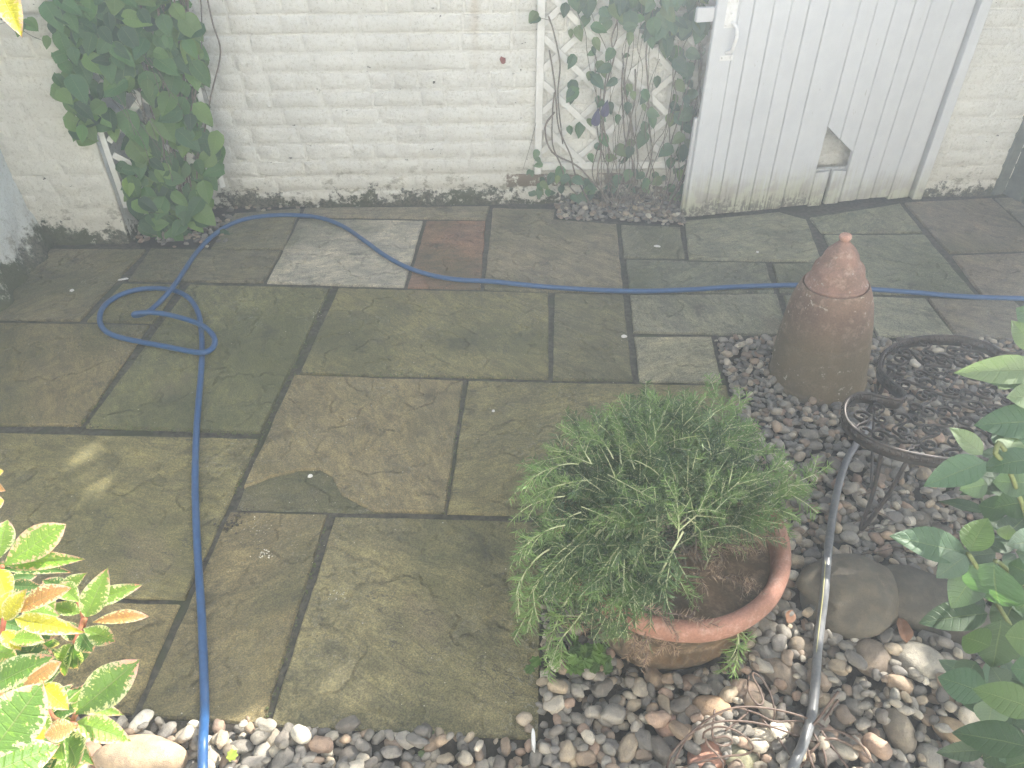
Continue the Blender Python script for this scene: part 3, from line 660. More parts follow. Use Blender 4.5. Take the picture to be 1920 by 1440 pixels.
for bi, L in rest.items():
    V, F, C_ = [], [], []; n = len(I2[0])
    for t, (k, m3) in enumerate(L):
        v = (ST2[rnd.randrange(24)]*np.array(k[3:6]))@m3.T+np.array(k[:3]); V.append(v); F.append(I2[1]+t*n); C_.append(np.repeat((PAL[k[9]]*k[10])[None], n, 0))
    o = put('gravel', npmesh('gravel', np.concatenate(V), np.concatenate(F), PEB, True, np.concatenate(C_)), beds[bi]); tag(o, kind='stuff')
# crevice grit and scraps between the stones: fine chips
V, F, C_ = [], [], []; IV, IF = ico(1); t = 0
for _ in range(2600):
    x, y = rng.uniform((-.9, .66), (2.1, 2.4))
    if not inpoly((x, y), GW): continue
    i, j = cell(x, y)
    if HF[i, j] > .012: continue
    s = rng.uniform(.0018, .0048); v = IV*np.array([s, s*rng.uniform(.5, 1), s*.6])@np.array(rot_m(rng.uniform(0, 3), 0, 0)).T+np.array([x, y, HF[i, j]+s*.3]); V.append(v); F.append(IF+t*len(IV)); t += 1
    C_.append(np.repeat((PAL[rng.integers(0, 7)]*rng.uniform(.4, 1.1))[None], len(IV), 0))
o = put('grit', npmesh('grit', np.concatenate(V), np.concatenate(F), PEB, True, np.concatenate(C_)), bed_main); tag(o, kind='stuff')

# ================================================================ HOSES
def hz(x, y, r, extra=0):   # resting height over stones
    i, j = cell(x, y)
    if 0 <= i < GYN and 0 <= j < GXN and (inpoly((x, y), GW) or inpoly((x, y), LW)): return float(np.percentile(HF[max(0, i-3):i+4, max(0, j-3):j+4], 85))+r
    return r+.001
BH = [(380, 1560, 0), (380, 1500, 0), (380, 1440, 0), (381, 1385, .012), (384, 1330, 0), (382, 1250, 0), (378, 1150, 0), (372, 1060, 0), (368, 980, 0), (366, 900, 0), (368, 820, 0), (372, 760, 0), (377, 700, 0), (379, 655, 0), (377, 615, 0), (371, 585, 0), (355, 560, 0), (330, 546, 0), (295, 541, 0), (255, 544, 0), (220, 556, 0), (195, 575, 0), (187, 597, 0), (194, 617, 0), (218, 631, 0), (262, 641, 0), (312, 650, .004), (352, 658, .014), (382, 661, .024), (400, 650, .026), (401, 632, .026), (382, 612, .026), (347, 598, .024), (305, 588, .022), (275, 586, .026), (253, 588, .024), (254, 592, .010), (275, 586, .003), (293, 572, .004), (312, 553, .016), (331, 529, .022), (350, 500, .006), (370, 472, 0), (395, 446, 0), (425, 425, 0), (460, 411, 0), (510, 404, 0), (560, 404, 0), (602, 409, 0), (642, 424, 0), (680, 449, 0), (720, 478, 0), (762, 501, 0), (812, 517, 0), (862, 525, 0), (920, 528, 0), (1000, 536, 0), (1080, 542, 0), (1180, 546, 0), (1280, 544, 0), (1380, 538, 0), (1490, 535, 0), (1560, 538, 0), (1640, 543, 0), (1720, 549, 0), (1800, 556, 0), (1920, 560, 0), (2150, 566, 0)]
r_ = .0100; pts = []
for x, y, e in BH:
    p = G(x, y, r_+e); p[2] = max(hz(p[0], p[1], r_), r_+.001)+e; p = G(x, y, p[2]) if e or p[2] > .02 else p; pts.append(p)
V, F = tube(catmull(pts, 9), r_, 14); t = put('garden_hose', mesh('garden_hose', V, F, BLUE, True)); tag(t, 'blue rubber garden hose looped on the paving and running off to the right', 'hose')
DH = [(1440, 1560), (1462, 1500), (1486, 1440), (1506, 1395), (1522, 1340), (1529, 1280), (1533, 1220), (1540, 1160), (1546, 1110), (1551, 1050), (1558, 990), (1570, 920), (1588, 862), (1618, 815), (1634, 795)]
r_ = .0105; pts = []
for x, y in DH:
    p = G(x, y, 0); h = hz(p[0], p[1], r_)
    for _ in range(3): p = G(x, y, h); h = hz(p[0], p[1], r_)
    pts.append(G(x, y, h+.001))
for _ in range(2):
    zs = [p[2] for p in pts]; zs = [max(zs[i], (zs[max(i-1, 0)]+zs[i]+zs[min(i+1, len(zs)-1)])/3) for i in range(len(zs))]
    pts = [G(x, y, z) for (x, y), z in zip(DH, zs)]
cpts = catmull(pts, 10); V, F = tube(cpts, r_, 14); dh = put('garden_hose', mesh('garden_hose', V, F, BLACKH, True)); tag(dh, 'dark grey hose with a thin yellow stripe crossing the pebbles beside the iron table', 'hose')
sp = [np.asarray(p)+np.array([-.0052+.0015*math.sin(i*.05), -.0042, .0082]) for i, p in enumerate(cpts)]
V, F = tube(sp, .0014, 5); put('stripe', mesh('stripe', V, F, YELLOW, True), dh)

# ================================================================ GATE
GA = G(1283, 408); GB = np.array([1.8407, 3.654, 0]); GP = Plane(GA[:2], (GB-GA)[:2])
gate = thing('garden_gate', 'white painted boarded gate standing ajar with a broken hole near its foot', 'gate', GA)
top = 1.92
edges = [GP.px(x, y)[0] for x, y in [(1283, 408), (1320, 404), (1343, 402), (1375, 400), (1403, 397), (1432, 394), (1464, 391), (1506, 390), (1541, 388), (1573, 385), (1603, 382), (1629, 379), (1663, 377), (1700, 374)]]
bots = [.004, .004, .005, .004, .004, .006, .012, 0, 0, .014, .018, .02, .006]
HOLE = [.6467, .8118]; zb, ztl, ztr = .178, .40, .267
def board(u0, u1, z0, z1l, z1r, mat=BOARD, d=.0, th=.018, name='board', jag=0):
    V = []; F = []; n = 10; st = []
    xs = [u0+.0012, u0+.004, u1-.009, u1-.006, u1-.0012]; ds = [d-.003, d, d, d-.004, d-.004]     # a bead along one edge
    rows = [0, .12, .3, .5, .75, 1]
    for k, q in enumerate(rows):
        for x, dd in zip(xs, ds):
            f = (x-u0)/(u1-u0); zt = z1l+(z1r-z1l)*f; zz = z0+(zt-z0)*q+(jag*nz(x*60, 3, u0*9) if k == 0 or (k == len(rows)-1 and zt < 1.8) else 0)
            V.append(GP.at(x+.0012*nz(zz*3, u0*7, 1), zz, dd+.0015*nz(zz*2, u0*9, 4)))
    m = len(xs)
    for k in range(len(rows)-1):
        for i in range(m-1): q = k*m+i; F.append((q, q+1, q+m+1, q+m))
    nb = len(V)
    for k in range(len(rows)):
        V.append(np.array(V[k*m])-GP.n*th); V.append(np.array(V[k*m+m-1])-GP.n*th)
    for k in range(len(rows)-1):
        a, b = nb+2*k, nb+2*k+2; F += [(k*m, (k+1)*m, b, a), (k*m+m-1, a+1, b+1, (k+1)*m+m-1), (a, b, b+1, a+1)]
    F.append(tuple(range(m))[::-1]+(nb, nb+1)); l = (len(rows)-1)*m; F.append(tuple(range(l, l+m))+(nb+2*len(rows)-1, nb+2*len(rows)-2))
    return put(name, mesh(name, V, F, mat), gate)
for k in range(13):
    a, b = edges[k], edges[k+1]
    if k in (7, 8):
        f = lambda u: ztl+(ztr-ztl)*(u-HOLE[0])/(HOLE[1]-HOLE[0])
        if k == 7: b = .727
        else: a = .727
        a2, b2 = (edges[7]+.02, .727) if k == 7 else (.727, .815)
        board(a2, b2, f(a2)+.0, top, top, jag=.006)
        # the lower upper-edge slopes: shift the foot of the piece along the break
        o = [c for c in gate.children][-1]
        for v in o.data.vertices:
            w_ = v.co; u_ = (np.array(w_)-GP.o)@GP.e
            if w_.z < f(a2)+.012: w_.z = max(.05, f(u_))+.004*nz(u_*80, 2, 5)
    else: 
        aa = .815 if k == 9 else a; bb = edges[7]+.02 if k == 6 else b
        board(aa, bb, bots[k], top, top, jag=.004, d=.0 if k else .003)
bp = board(.645, .722, .004, .176, .180, name='broken_board', jag=.006, d=.001); bp = board(.737, .812, .006, .178, .174, name='broken_board', jag=.005, d=.002)
V, F = [], []; box(V, F, GP.at(.62, .181, -.03), GP.e*.22, -GP.n*.02, (0, 0, -.10)); put('ledge', mesh('ledge', V, F, BOARD), gate)
for z0 in (.88, 1.65):
    V, F = [], []; box(V, F, GP.at(-.072 if z0 < 1 else 0, z0-.01, -.0185), GP.e*1.22, -GP.n*.024, (0, 0, .055 if z0 < 1 else .1)); put('ledge', bevel_mesh(mesh('ledge', V, F, BOARD), .002), gate)
V, F = [], []; box(V, F, GP.at(-.012, .012, -.0185), GP.e*.03, -GP.n*.02, (0, 0, .46)); put('edge_strip', bevel_mesh(mesh('edge_strip', V, F, BOARD), .002), gate)
# handle, lock plate
u, z = GP.px(1372, 25); V, F = [], []; box(V, F, GP.at(u-.028, z-.055, .0005), GP.e*.05, GP.n*.003, (0, 0, .115)); lp = put('lock_plate', bevel_mesh(mesh('lock_plate', V, F, METALW), .001), gate)
for du, dz in ((-.02, .045), (.015, .045), (-.02, -.045), (.015, -.045), (-.003, .0)):
    V, F = tube([GP.at(u+du, z+dz, .003), GP.at(u+du, z+dz, .007)], .0045, 8); put('screw', mesh('screw', V, F, METALW, True), lp)
u1, z1 = GP.px(1374, 44); u2, z2 = GP.px(1366, 97)
hp_ = [GP.at(u1-.004, z1+.006, .002), GP.at(u1, z1, .012), GP.at(u1+.006, z1-.012, .03), GP.at(u1+.008, z1-.04, .040), GP.at(u1+.006, (z1+z2)/2, .042), GP.at(u1+.002, z2+.035, .040), GP.at(u2, z2+.012, .030), GP.at(u2-.006, z2, .012), GP.at(u2-.010, z2-.004, .002)]
V, F = tube(catmull(hp_, 6), .0075, 10); put('handle', mesh('handle', V, F, METALW, True), gate)
u, z = GP.px(1361, 110); V, F = [], []; box(V, F, GP.at(u-.03, z-.008, .0005), GP.e*.06, GP.n*.003, (0, 0, .022)); hpl = put('handle_plate', bevel_mesh(mesh('handle_plate', V, F, METALW), .001), gate)
for du in (-.02, .018): V, F = tube([GP.at(u+du, z+.005, .003), GP.at(u+du, z+.005, .007)], .0045, 8); put('screw', mesh('screw', V, F, METALW, True), hpl)
u, z = GP.px(1356, 122); V = []
for k in range(8): V.append(GP.at(u+(.006 if k % 2 else .002)*(1 if k < 4 else -1), z+.012-.014*(k if k < 4 else 7-k), .0032 if True else 0))
put('rust_stain', mesh('rust_stain', V, [tuple(range(8))], RUST), gate)
# jamb at the hinge side
jt = thing('gate_post', 'white painted gate jamb fixed to the brick wall right of the gate', 'post', WALL.at(3.50, 0))
V, F = [], []; box(V, F, WALL.at(3.525, 0, .006), WALL.e*.048, WALL.n*.05, (0, 0, 1.98)); put('jamb', bevel_mesh(mesh('jamb', V, F, BOARD), .003), jt)
V, F = [], []; box(V, F, WALL.at(3.47, 0, .006), WALL.e*.052, WALL.n*.014, (0, 0, 1.98)); put('stop', bevel_mesh(mesh('stop', V, F, BOARD), .002), jt)

# ================================================================ TRELLISES
def trellis(label, pl, u0, u1, z0, z1, pitch, cat='trellis', d0=.012, fw_=.034):
    t = thing('trellis', label, cat, pl.at(u0, 0))
    for (a, b) in ((u0, u0+fw_), (u1-fw_, u1)):
        V, F = [], []; box(V, F, pl.at(a, z0-(.02 if a == u0 else 0), d0), pl.e*(b-a), pl.n*.022, (0, 0, z1-z0)); put('frame_rail', bevel_mesh(mesh('frame_rail', V, F, PAINTW), .002), t)
    V, F = [], []; box(V, F, pl.at(u0+.036, z0, d0+.001), pl.e*(u1-u0-.072), pl.n*.02, (0, 0, .036)); put('frame_rail', bevel_mesh(mesh('frame_rail', V, F, PAINTW), .002), t)
    ang = R(42); ca, sa = math.cos(ang), math.sin(ang)
    for s, dd in ((1, d0+.001), (-1, d0+.0105)):
        c = -3.0
        while c < 4.0:
            # line: z = s*tan(ang)*(u-u0) + c
            lo, hi = u0+.03, u1-.03; tn = math.tan(ang)*s
            f = lambda u: tn*(u-u0)+c+z0
            pts = []
            us = sorted([lo, hi]); zl, zh = f(lo), f(hi)
            for zc in (z0+.03, min(z1, 1.3)):
                uu = u0+(zc-z0-c)/tn
                if lo < uu < hi: us.append(uu)
            us = sorted(x for x in us if z0+.029 <= f(x) <= min(z1, 1.3)+.001)
            if len(us) >= 2 and us[-1]-us[0] > .03:
                a, b = us[0], us[-1]; A = pl.at(a, f(a), dd); B = pl.at(b, f(b), dd); e = (B-A); L = np.linalg.norm(e); e /= L; sd = np.cross(e, pl.n); wd = .026
                V, F = [], []; box(V, F, A-sd*wd/2, sd*wd, e*L, pl.n*.009); put('lath', mesh('lath', V, F, PAINTW), t)
            c += pitch/ca
    return t
tr2 = trellis('white diamond trellis fixed to the wall between bare brick wall and gate', WALL, 1.600, 2.42, .175, 1.95, .142)
TA = PIERP.at(pw, 0)[:2]+np.array([.045, .06]); TBp = WALL.at(.10, 0)[:2]
# batten positions from the photo, on a plane set diagonally across the corner
TP = Plane((-1.86, 3.10), (.49, .255)); tu = [TP.px(237, 385)[0], TP.px(415, 330)[0]]
tr1 = trellis('narrow white trellis across the corner between pier and wall, hidden under the left climber', TP, TP.px(231, 385)[0], TP.px(417, 330)[0], .165, 1.9, .142, fw_=.024)

# ================================================================ LEAVES
def leaf_mesh(name, mat, L=1.0, W=.45, shape='ell', fold=.18, curl=.25, wave=.0, twist=0, seed=0, nl=9, nw=4, tip=.5):
    V, UV, F = [], [], []; 
    for j in range(nl+1):
        v = j/nl
        if shape == 'ell': w_ = math.sin(math.pi*min(1, v**.86))**.82*(1-.25*v)
        elif shape == 'obo': w_ = math.sin(math.pi*v**1.22)**.8
        else: w_ = (math.sin(math.pi*v**.62)**.72)*(1-.35*v**3)       # ovate / heart like
        if v in (0, 1): w_ = .012
        w_ = max(w_, .012)*W/2
        for i in range(-nw, nw+1):
            u = i/nw; x = u*w_; z = fold*abs(x)+(-curl*L*v*v*.5)+wave*math.sin(v*11+seed+(1.6 if i > 0 else 0))*abs(u)**1.5*W+.02*L*nz(v*2, u, seed, 1.5)
            y = v*L*(1-.10*curl*v); back = 0
            if shape == 'ova' and v < .25: y -= (.25-v)*abs(u)*.35*W
            V.append((x+twist*v*z, y, z)); UV.append((.5+.5*u, v))
    m = 2*nw+1
    for j in range(nl):
        for i in range(2*nw): q = j*m+i; F.append((q, q+1, q+m+1, q+m))
    return mesh(name, V, F, mat, True, UV)
def place(base, tip, nrm, me, parent, name='leaf', wscale=1.0, color=(1, 1, 1), L=None):
    base, tip, nrm = map(lambda q: np.asarray(q, float), (base, tip, nrm)); y = tip-base; Ln = np.linalg.norm(y); y = y/Ln; x = np.cross(y, nrm); x /= np.linalg.norm(x)+1e-9; z = np.cross(x, y)
    s = Ln if L is None else L; ws = s*wscale
    mw = Matrix(((x[0]*ws, y[0]*s, z[0]*s, base[0]), (x[1]*ws, y[1]*s, z[1]*s, base[1]), (x[2]*ws, y[2]*s, z[2]*s, base[2]), (0, 0, 0, 1)))
    return put(name, me, parent, mw, color)
LV = [leaf_mesh('leaf', L_VAR, 1, .40, 'obo' if k % 3 == 0 else 'ell', .35, .22+.1*(k % 4), .035, seed=k*2.2) for k in range(7)]
LS = [leaf_mesh('leaf', L_SHR, 1, .48, 'ell', .22, .15+.12*(k % 4), .02, seed=k*3.1) for k in range(7)]
LC = [leaf_mesh('leaf', L_CLI, 1, .74, 'ova', .22, .15+.15*(k % 4), .03, seed=k*1.9) for k in range(8)]
def petiole(P, r, parent, mat, name='stem', n=5):
    V, F = tube(catmull(P, 4) if len(P) > 2 else P, r, n); return put(name, mesh(name, V, F, mat, True), parent)

# --- left foreground variegated shrub
root = G(-60, 1330); ph = thing('variegated_shrub', 'bright variegated shrub with cream and pink edged leaves at the left foreground', 'shrub', (root[0], root[1], 0))
PL = [  # base px, tip px, width px, z base, z tip, hue
 (7, 1060, 120, 982, 50, .80, .83, 0), (10, 1057, 150, 1045, 33, .79, .80, 0), (7, 1066, 124, 1062, 24, .77, .78, 2), (-4, 1050, 8, 974, 36, .80, .84, 0), (160, 1158, 201, 1066, 42, .74, .79, 0), (165, 1132, 264, 1094, 31, .74, .75, 0),
 (174, 1167, 273, 1147, 22, .74, .75, 3), (157, 1178, 214, 1203, 30, .73, .72, 0), (150, 1188, 176, 1226, 36, .73, .70, 2), (27, 1160, 153, 1184, 33, .83, .82, 1), (24, 1150, 116, 1093, 36, .82, .85, 3), (8, 1163, 46, 1104, 36, .82, .85, 1),
 (48, 1152, 110, 1150, 34, .75, .75, 0), (150, 1130, 100, 1085, 30, .73, .74, 0), (148, 1120, 73, 1082, 26, .72, .73, 2), (112, 1112, 158, 1072, 28, .72, .74, 0), (18, 1098, 74, 1100, 24, .72, .72, 2), (16, 1085, 66, 1078, 20, .70, .70, 2), (133, 1207, 108, 1277, 36, .72, .64, 0),
 (136, 1208, 140, 1272, 30, .72, .64, 2), (148, 1215, 166, 1256, 32, .70, .64, 2), (142, 1338, 252, 1243, 60, .74, .80, 4), (133, 1322, 233, 1334, 28, .72, .71, 0), (142, 1354, 251, 1386, 42, .74, .71, 0), (145, 1362, 80, 1376, 34, .76, .77, 3), (76, 1284, 129, 1331, 38, .80, .78, 1),
 (-20, 1290, 86, 1224, 55, .86, .90, 4), (44, 1284, 106, 1242, 32, .80, .82, 3), (-30, 1430, 77, 1283, 84, .90, .94, 4), (-40, 1460, 118, 1388, 78, .88, .86, 4), (122, 1384, 168, 1446, 56, .74, .66, 4), (118, 1386, 104, 1460, 36, .74, .66, 4), (-6, 1066, 16, 1130, 36, .80, .78, 1), (-8, 1162, 14, 1108, 30, .82, .84, 1),
 (74, 1188, 93, 1234, 38, .70, .64, 2), (8, 1196, 80, 1197, 28, .78, .78, 0), (4, 1184, 42, 1218, 28, .79, .77, 1), (50, 1364, 88, 1387, 34, .76, .74, 1), (14, 1312, 62, 1280, 30, .78, .80, 0), (-30, 892, 7, 882, 24, .80, .80, 1), (-32, 905, 6, 918, 22, .80, .80, 3), (-30, 948, 7, 936, 26, .80, .80, 1),
 (-30, 1330, 22, 1318, 40, .84, .84, 3), (60, 1330, 98, 1376, 28, .74, .72, 0), (100, 1290, 96, 1330, 30, .70, .66, 2), (40, 1210, 78, 1262, 34, .68, .62, 2), (-20, 1215, 34, 1232, 34, .72, .70, 0), (96, 1240, 60, 1228, 26, .70, .70, 2), (110, 1165, 152, 1200, 26, .72, .70, 2),
 (70, 1120, 102, 1142, 26, .74, .73, 0), (150, 1150, 90, 1128, 26, .72, .72, 0), (80, 1345, 150, 1320, 30, .68, .70, 2), (30, 1130, 62, 1130, 20, .70, .70, 2)]
VC = [(.20, .34, .05), (.48, .44, .03), (.085, .19, .04), (.46, .24, .09), (.13, .25, .05)]
def camn(p): v = np.array([0, 0, CAMZ])-np.asarray(p); return v/np.linalg.norm(v)
def pxleaves(L, meshes, parent, cols, baseW, nrm_mix=.8, fat=1.12):
    for k, (bx, by, tx, ty, wpx, z0, z1, hue) in enumerate(L):
        b = G(bx, by, z0); t = G(tx, ty, z1); Lw = np.linalg.norm(t-b); wpx *= fat; depth = (np.array([0, 0, CAMZ])-b)@(-fw); wm = wpx*1.12/FPX*depth
        n = camn((b+t)/2)*nrm_mix+np.array([rnd.uniform(-.3, .3), rnd.uniform(-.3, .3), .45]); c = np.array(cols[hue])*rnd.uniform(.88, 1.14)
        place(b, t, n, meshes[k % len(meshes)], parent, wscale=wm/(Lw*baseW), color=tuple(c))
pxleaves(PL, LV, ph, VC, .40)
for k in range(150):   # the mass of older leaves lower in the shrub
    cx_, cy_ = rnd.uniform(-60, 125), rnd.uniform(1090, 1480); z = rnd.uniform(.42, .70); b = G(cx_, cy_, z); a = rnd.uniform(0, 6.28); l = rnd.uniform(.055, .085)
    if cx_ > 25+(cy_-1090)*.30: continue
    t = b+np.array([math.cos(a)*l, math.sin(a)*l, rnd.uniform(-.02, .03)]); place(b, t, (rnd.uniform(-.4, .4), rnd.uniform(-.7, .1), 1), LV[k % 7], ph, color=VC[rnd.choice([0, 2, 2, 4])])
for P_ in ([(-30, 1400, .35), (-5, 1250, .6), (8, 1160, .81)], [(-20, 1420, .3), (40, 1300, .5), (140, 1210, .66), (160, 1160, .74)], [(-30, 1440, .3), (60, 1380, .55), (122, 1370, .70), (143, 1338, .74)], [(-40, 1300, .5), (-10, 1120, .7), (4, 1062, .79)], [(140, 1205, .72), (150, 1180, .73), (158, 1155, .74)], [(90, 1330, .68), (105, 1350, .72), (142, 1360, .745)], [(146, 1130, .70), (152, 1145, .71), (158, 1160, .72)]):
    petiole([G(*q) for q in P_], .0032, ph, REDSTEM)
tlb = G(-12, -40, 1.42); tlt = G(30, 44, 1.39); place(tlb, tlt, camn(tlb)+np.array([0, 0, .3]), LV[1], ph, wscale=.9, color=(.55, .50, .03))
petiole([tlb+np.array([-.06, .0, .02]), tlb], .002, ph, REDSTEM)

# --- right foreground broad leaved shrub
root = G(2000, 1230); sh = thing('broad_leaved_shrub', 'broad green leaved shrub leaning in from the right foreground, a few leaf tips sunlit', 'shrub', (root[0], root[1], 0))
SL = [
 (1812, 1038, 1672, 1001, 54, .72, .74, 0), (1812, 1042, 1756, 1082, 36, .73, .71, 1), (1818, 1034, 1851, 965, 44, .73, .77, 2), (1864, 1055, 1863, 1168, 84, .72, .60, 0), (1838, 1062, 1782, 1142, 50, .66, .60, 1), (1852, 1150, 1722, 1162, 48, .58, .56, 3), (1856, 1212, 1799, 1186, 52, .64, .62, 2), (1878, 1160, 1862, 1262, 62, .66, .56, 3), (1950, 1205, 1886, 1190, 56, .70, .70, 2),
 (1852, 1302, 1752, 1262, 54, .62, .60, 0), (1945, 1332, 1826, 1284, 52, .68, .68, 2), (1862, 1312, 1852, 1366, 44, .58, .54, 1), (1935, 1402, 1778, 1364, 58, .60, .56, 3), (1886, 1012, 1893, 984, 26, .70, .72, 5), (1965, 1012, 1890, 1020, 42, .72, .72, 1), (1850, 866, 1734, 906, 46, .86, .84, 0), (1950, 858, 1838, 872, 44, .86, .84, 0),
 (1958, 694, 1802, 691, 44, .92, .92, 5), (1960, 700, 1815, 700, 46, .915, .90, 1), (1965, 790, 1826, 792, 54, .88, .86, 0), (1842, 852, 1787, 799, 30, .86, .89, 5), (1885, 852, 1908, 818, 40, .85, .86, 5), (1960, 745, 1890, 742, 44, .90, .90, 5), (1950, 660, 1896, 597, 34, .94, .97, 5), (1960, 610, 1910, 575, 44, .95, .97, 1), (1852, 908, 1798, 918, 34, .78, .76, 1), (1935, 905, 1858, 902, 46, .80, .78, 1), (1930, 940, 1862, 950, 44, .74, .72, 3),
 (1920, 780, 1960, 860, 60, .86, .82, 0), (1890, 960, 1830, 945, 40, .66, .64, 3), (1940, 1080, 1890, 1055, 50, .68, .68, 0), (1945, 1120, 1900, 1150, 50, .66, .62, 1), (1960, 1260, 1893, 1252, 50, .66, .64, 0), (1900, 1400, 1838, 1425, 50, .50, .46, 3), (1960, 1420, 1880, 1440, 60, .56, .52, 3), (1885, 1290, 1860, 1250, 40, .56, .58, 3), (1900, 1340, 1840, 1345, 40, .54, .52, 3), (1830, 1240, 1800, 1290, 40, .50, .46, 3),
 (1960, 1480, 1850, 1470, 60, .5, .46, 3), (1930, 1180, 1900, 1240, 56, .60, .55, 3), (1905, 1120, 1870, 1200, 46, .55, .5, 3), (1870, 840, 1896, 800, 30, .84, .86, 0), (1872, 730, 1908, 700, 22, .86, .88, 2), (1958, 880, 1905, 862, 30, .84, .84, 0), (1965, 720, 1925, 690, 40, .9, .92, 1), (1965, 1060, 1915, 1030, 50, .7, .72, 1), (1880, 1010, 1930, 960, 40, .66, .68, 3)]
SC = [(.085, .15, .085), (.115, .17, .115), (.12, .19, .06), (.05, .09, .042), (.13, .20, .06), (.18, .24, .13)]
pxleaves(SL, LS, sh, SC, .48, fat=1.3)
for k in range(120):
    cx_, cy_ = rnd.uniform(1840, 2040), rnd.uniform(840, 1480); z = rnd.uniform(.25, .55); b = G(cx_, cy_, z); a = rnd.uniform(0, 6.28); l = rnd.uniform(.06, .11)
    t = b+np.array([math.cos(a)*l, math.sin(a)*l, rnd.uniform(-.03, .03)]); place(b, t, (rnd.uniform(-.4, .4), rnd.uniform(-.7, .1), 1), LS[k % 7], sh, color=SC[rnd.choice([0, 1, 3, 3])])
for P_ in ([(1990, 1300, .2), (1900, 1180, .5), (1830, 1060, .70), (1815, 1038, .73)], [(1990, 1350, .2), (1960, 1100, .6), (1900, 900, .80), (1866, 850, .86)], [(1866, 850, .86), (1872, 830, .87), (1885, 845, .86)], [(1990, 1350, .2), (1920, 1330, .5), (1856, 1300, .62)], [(2000, 1200, .3), (1990, 900, .7), (1960, 700, .92), (1950, 640, .95)], [(1830, 890, .3), (1846, 960, .35), (1852, 1000, .3)], [(1920, 1100, .5), (1880, 1060, .68), (1866, 1052, .72)]):
    petiole([G(*q) for q in P_], .0035, sh, GSTEM)

# --- climbers
def climber(label, pl, regions, stems, cols, loc, seed):
    rs = random.Random(seed); t = thing('climber', label, 'climbing plant', loc)
    for P_, rad in stems:
        V, F = tube(catmull(P_, 5), rad, 5); o = put('stem', mesh('stem', V, F, STEM, True), t, color=(1, 1, 1))
    for poly, n, lmin, lmax, dmin, dmax in regions:
        k = 0; xs = [q[0] for q in poly]; ys = [q[1] for q in poly]
        while k < n:
            x, y = rs.uniform(min(xs), max(xs)), rs.uniform(min(ys), max(ys))
            if not inpoly((x, y), poly): continue
            k += 1; d = rs.uniform(dmin, dmax); u, z = pl.px(x, y, d); b = pl.at(u, z, d); l = lmin+(lmax-lmin)*rs.random()**1.3
            a = rs.gauss(-1.57, .75); dirv = pl.e*math.cos(a)+np.array([0, 0, math.sin(a)*.85])+pl.n*rs.uniform(.05, .65); dirv /= np.linalg.norm(dirv)
            n_ = pl.n*1.0+np.array([0, 0, rs.uniform(.3, 1.3)])+pl.e*rs.uniform(-.5, .5)
            c = np.array(rs.choice(cols))*rs.uniform(.8, 1.25)
            place(b-dirv*l*.5, b+dirv*l*.5, n_, rs.choice(LC), t, color=tuple(c), wscale=rs.uniform(.82, 1.1))
    return t
CC = [(.09, .19, .055), (.065, .145, .055), (.115, .21, .05), (.045, .10, .042), (.08, .165, .06), (.16, .26, .07)]
def wpt(pl, x, y, d): u, z = pl.px(x, y, d); return pl.at(u, z, d)
stems = []
for k in range(16):
    x = rnd.uniform(290, 380); P_ = [wpt(TP, x, rnd.uniform(415, 440), .01)]
    y = 400; xx = x
    while y > -60: 
        y -= rnd.uniform(50, 90); xx += rnd.uniform(-26, 18); P_.append(wpt(TP, xx, y, rnd.uniform(.03, .10)))
    stems.append((P_, rnd.uniform(.0018, .0055)))
for k in range(10):   # thin arching shoots
    x, y = rnd.uniform(180, 330), rnd.uniform(40, 230); stems.append(([wpt(TP, x, y, .06), wpt(TP, x+25, y+30, .13), wpt(TP, x+55, y+75, .15), wpt(TP, x+70, y+120, .12)], .0014))
stems.append(([wpt(TP, 70, 55, .1), wpt(TP, 30, 38, .15), wpt(TP, 0, 45, .17)], .0011)); stems.append(([wpt(TP, 90, 80, .1), wpt(TP, 55, 65, .12), wpt(TP, 20, 40, .12)], .0011))
CL1 = climber('dense broad leaved green climber covering the corner trellis on the left', TP,
    [([(92, -40), (330, -40), (350, 30), (388, 90), (384, 150), (378, 215), (395, 270), (360, 300), (318, 220), (270, 180), (200, 190), (150, 262), (112, 150)], 270, .065, .125, .02, .17),
     ([(150, 190), (200, 190), (216, 250), (170, 280), (156, 250)], 9, .08, .12, .05, .12),
     ([(300, 200), (380, 205), (420, 280), (428, 325), (400, 350), (410, 385), (330, 400), (300, 340), (290, 280)], 62, .07, .125, .03, .13),
     ([(240, 235), (300, 240), (305, 290), (255, 295)], 4, .11, .15, .08, .12),
     ([(232, 250), (310, 300), (320, 380), (250, 400), (235, 350)], 34, .07, .12, .01, .09),
     ([(255, 385), (320, 380), (395, 360), (392, 420), (370, 458), (310, 465), (258, 438)], 40, .07, .12, .02, .15),
     ([(400, 425), (440, 425), (435, 460), (405, 458)], 3, .07, .09, .12, .2),
     ([(0, 20), (90, 20), (90, 85), (0, 60)], 6, .045, .07, .1, .15)], stems, CC, TP.at(.2, 0, .05), 21)
stems = []
for k in range(44):
    bx = rnd.choice([rnd.gauss(1165, 26), rnd.gauss(1215, 30)]); by = rnd.uniform(380, 402); P_ = [np.array([*G(bx, by)[:2], -.01])]; x, y = bx+rnd.uniform(-50, 45), rnd.uniform(325, 350); P_.append(wpt(WALL, x, y, rnd.uniform(.04, .12)))
    sl_ = (bx-1180)*.9+rnd.uniform(-60, 70); top_ = rnd.uniform(-60, 260)
    while y > top_:
        y -= rnd.uniform(30, 62); x += rnd.uniform(-11, 11)+sl_*.13
        if x < 1024: x = 1030
        if x > 1318: x = 1310
        P_.append(wpt(WALL, x, y, rnd.uniform(.035, .09)))
    stems.append((P_, rnd.choice([.0013, .0016, .002, .0028, .0038])))
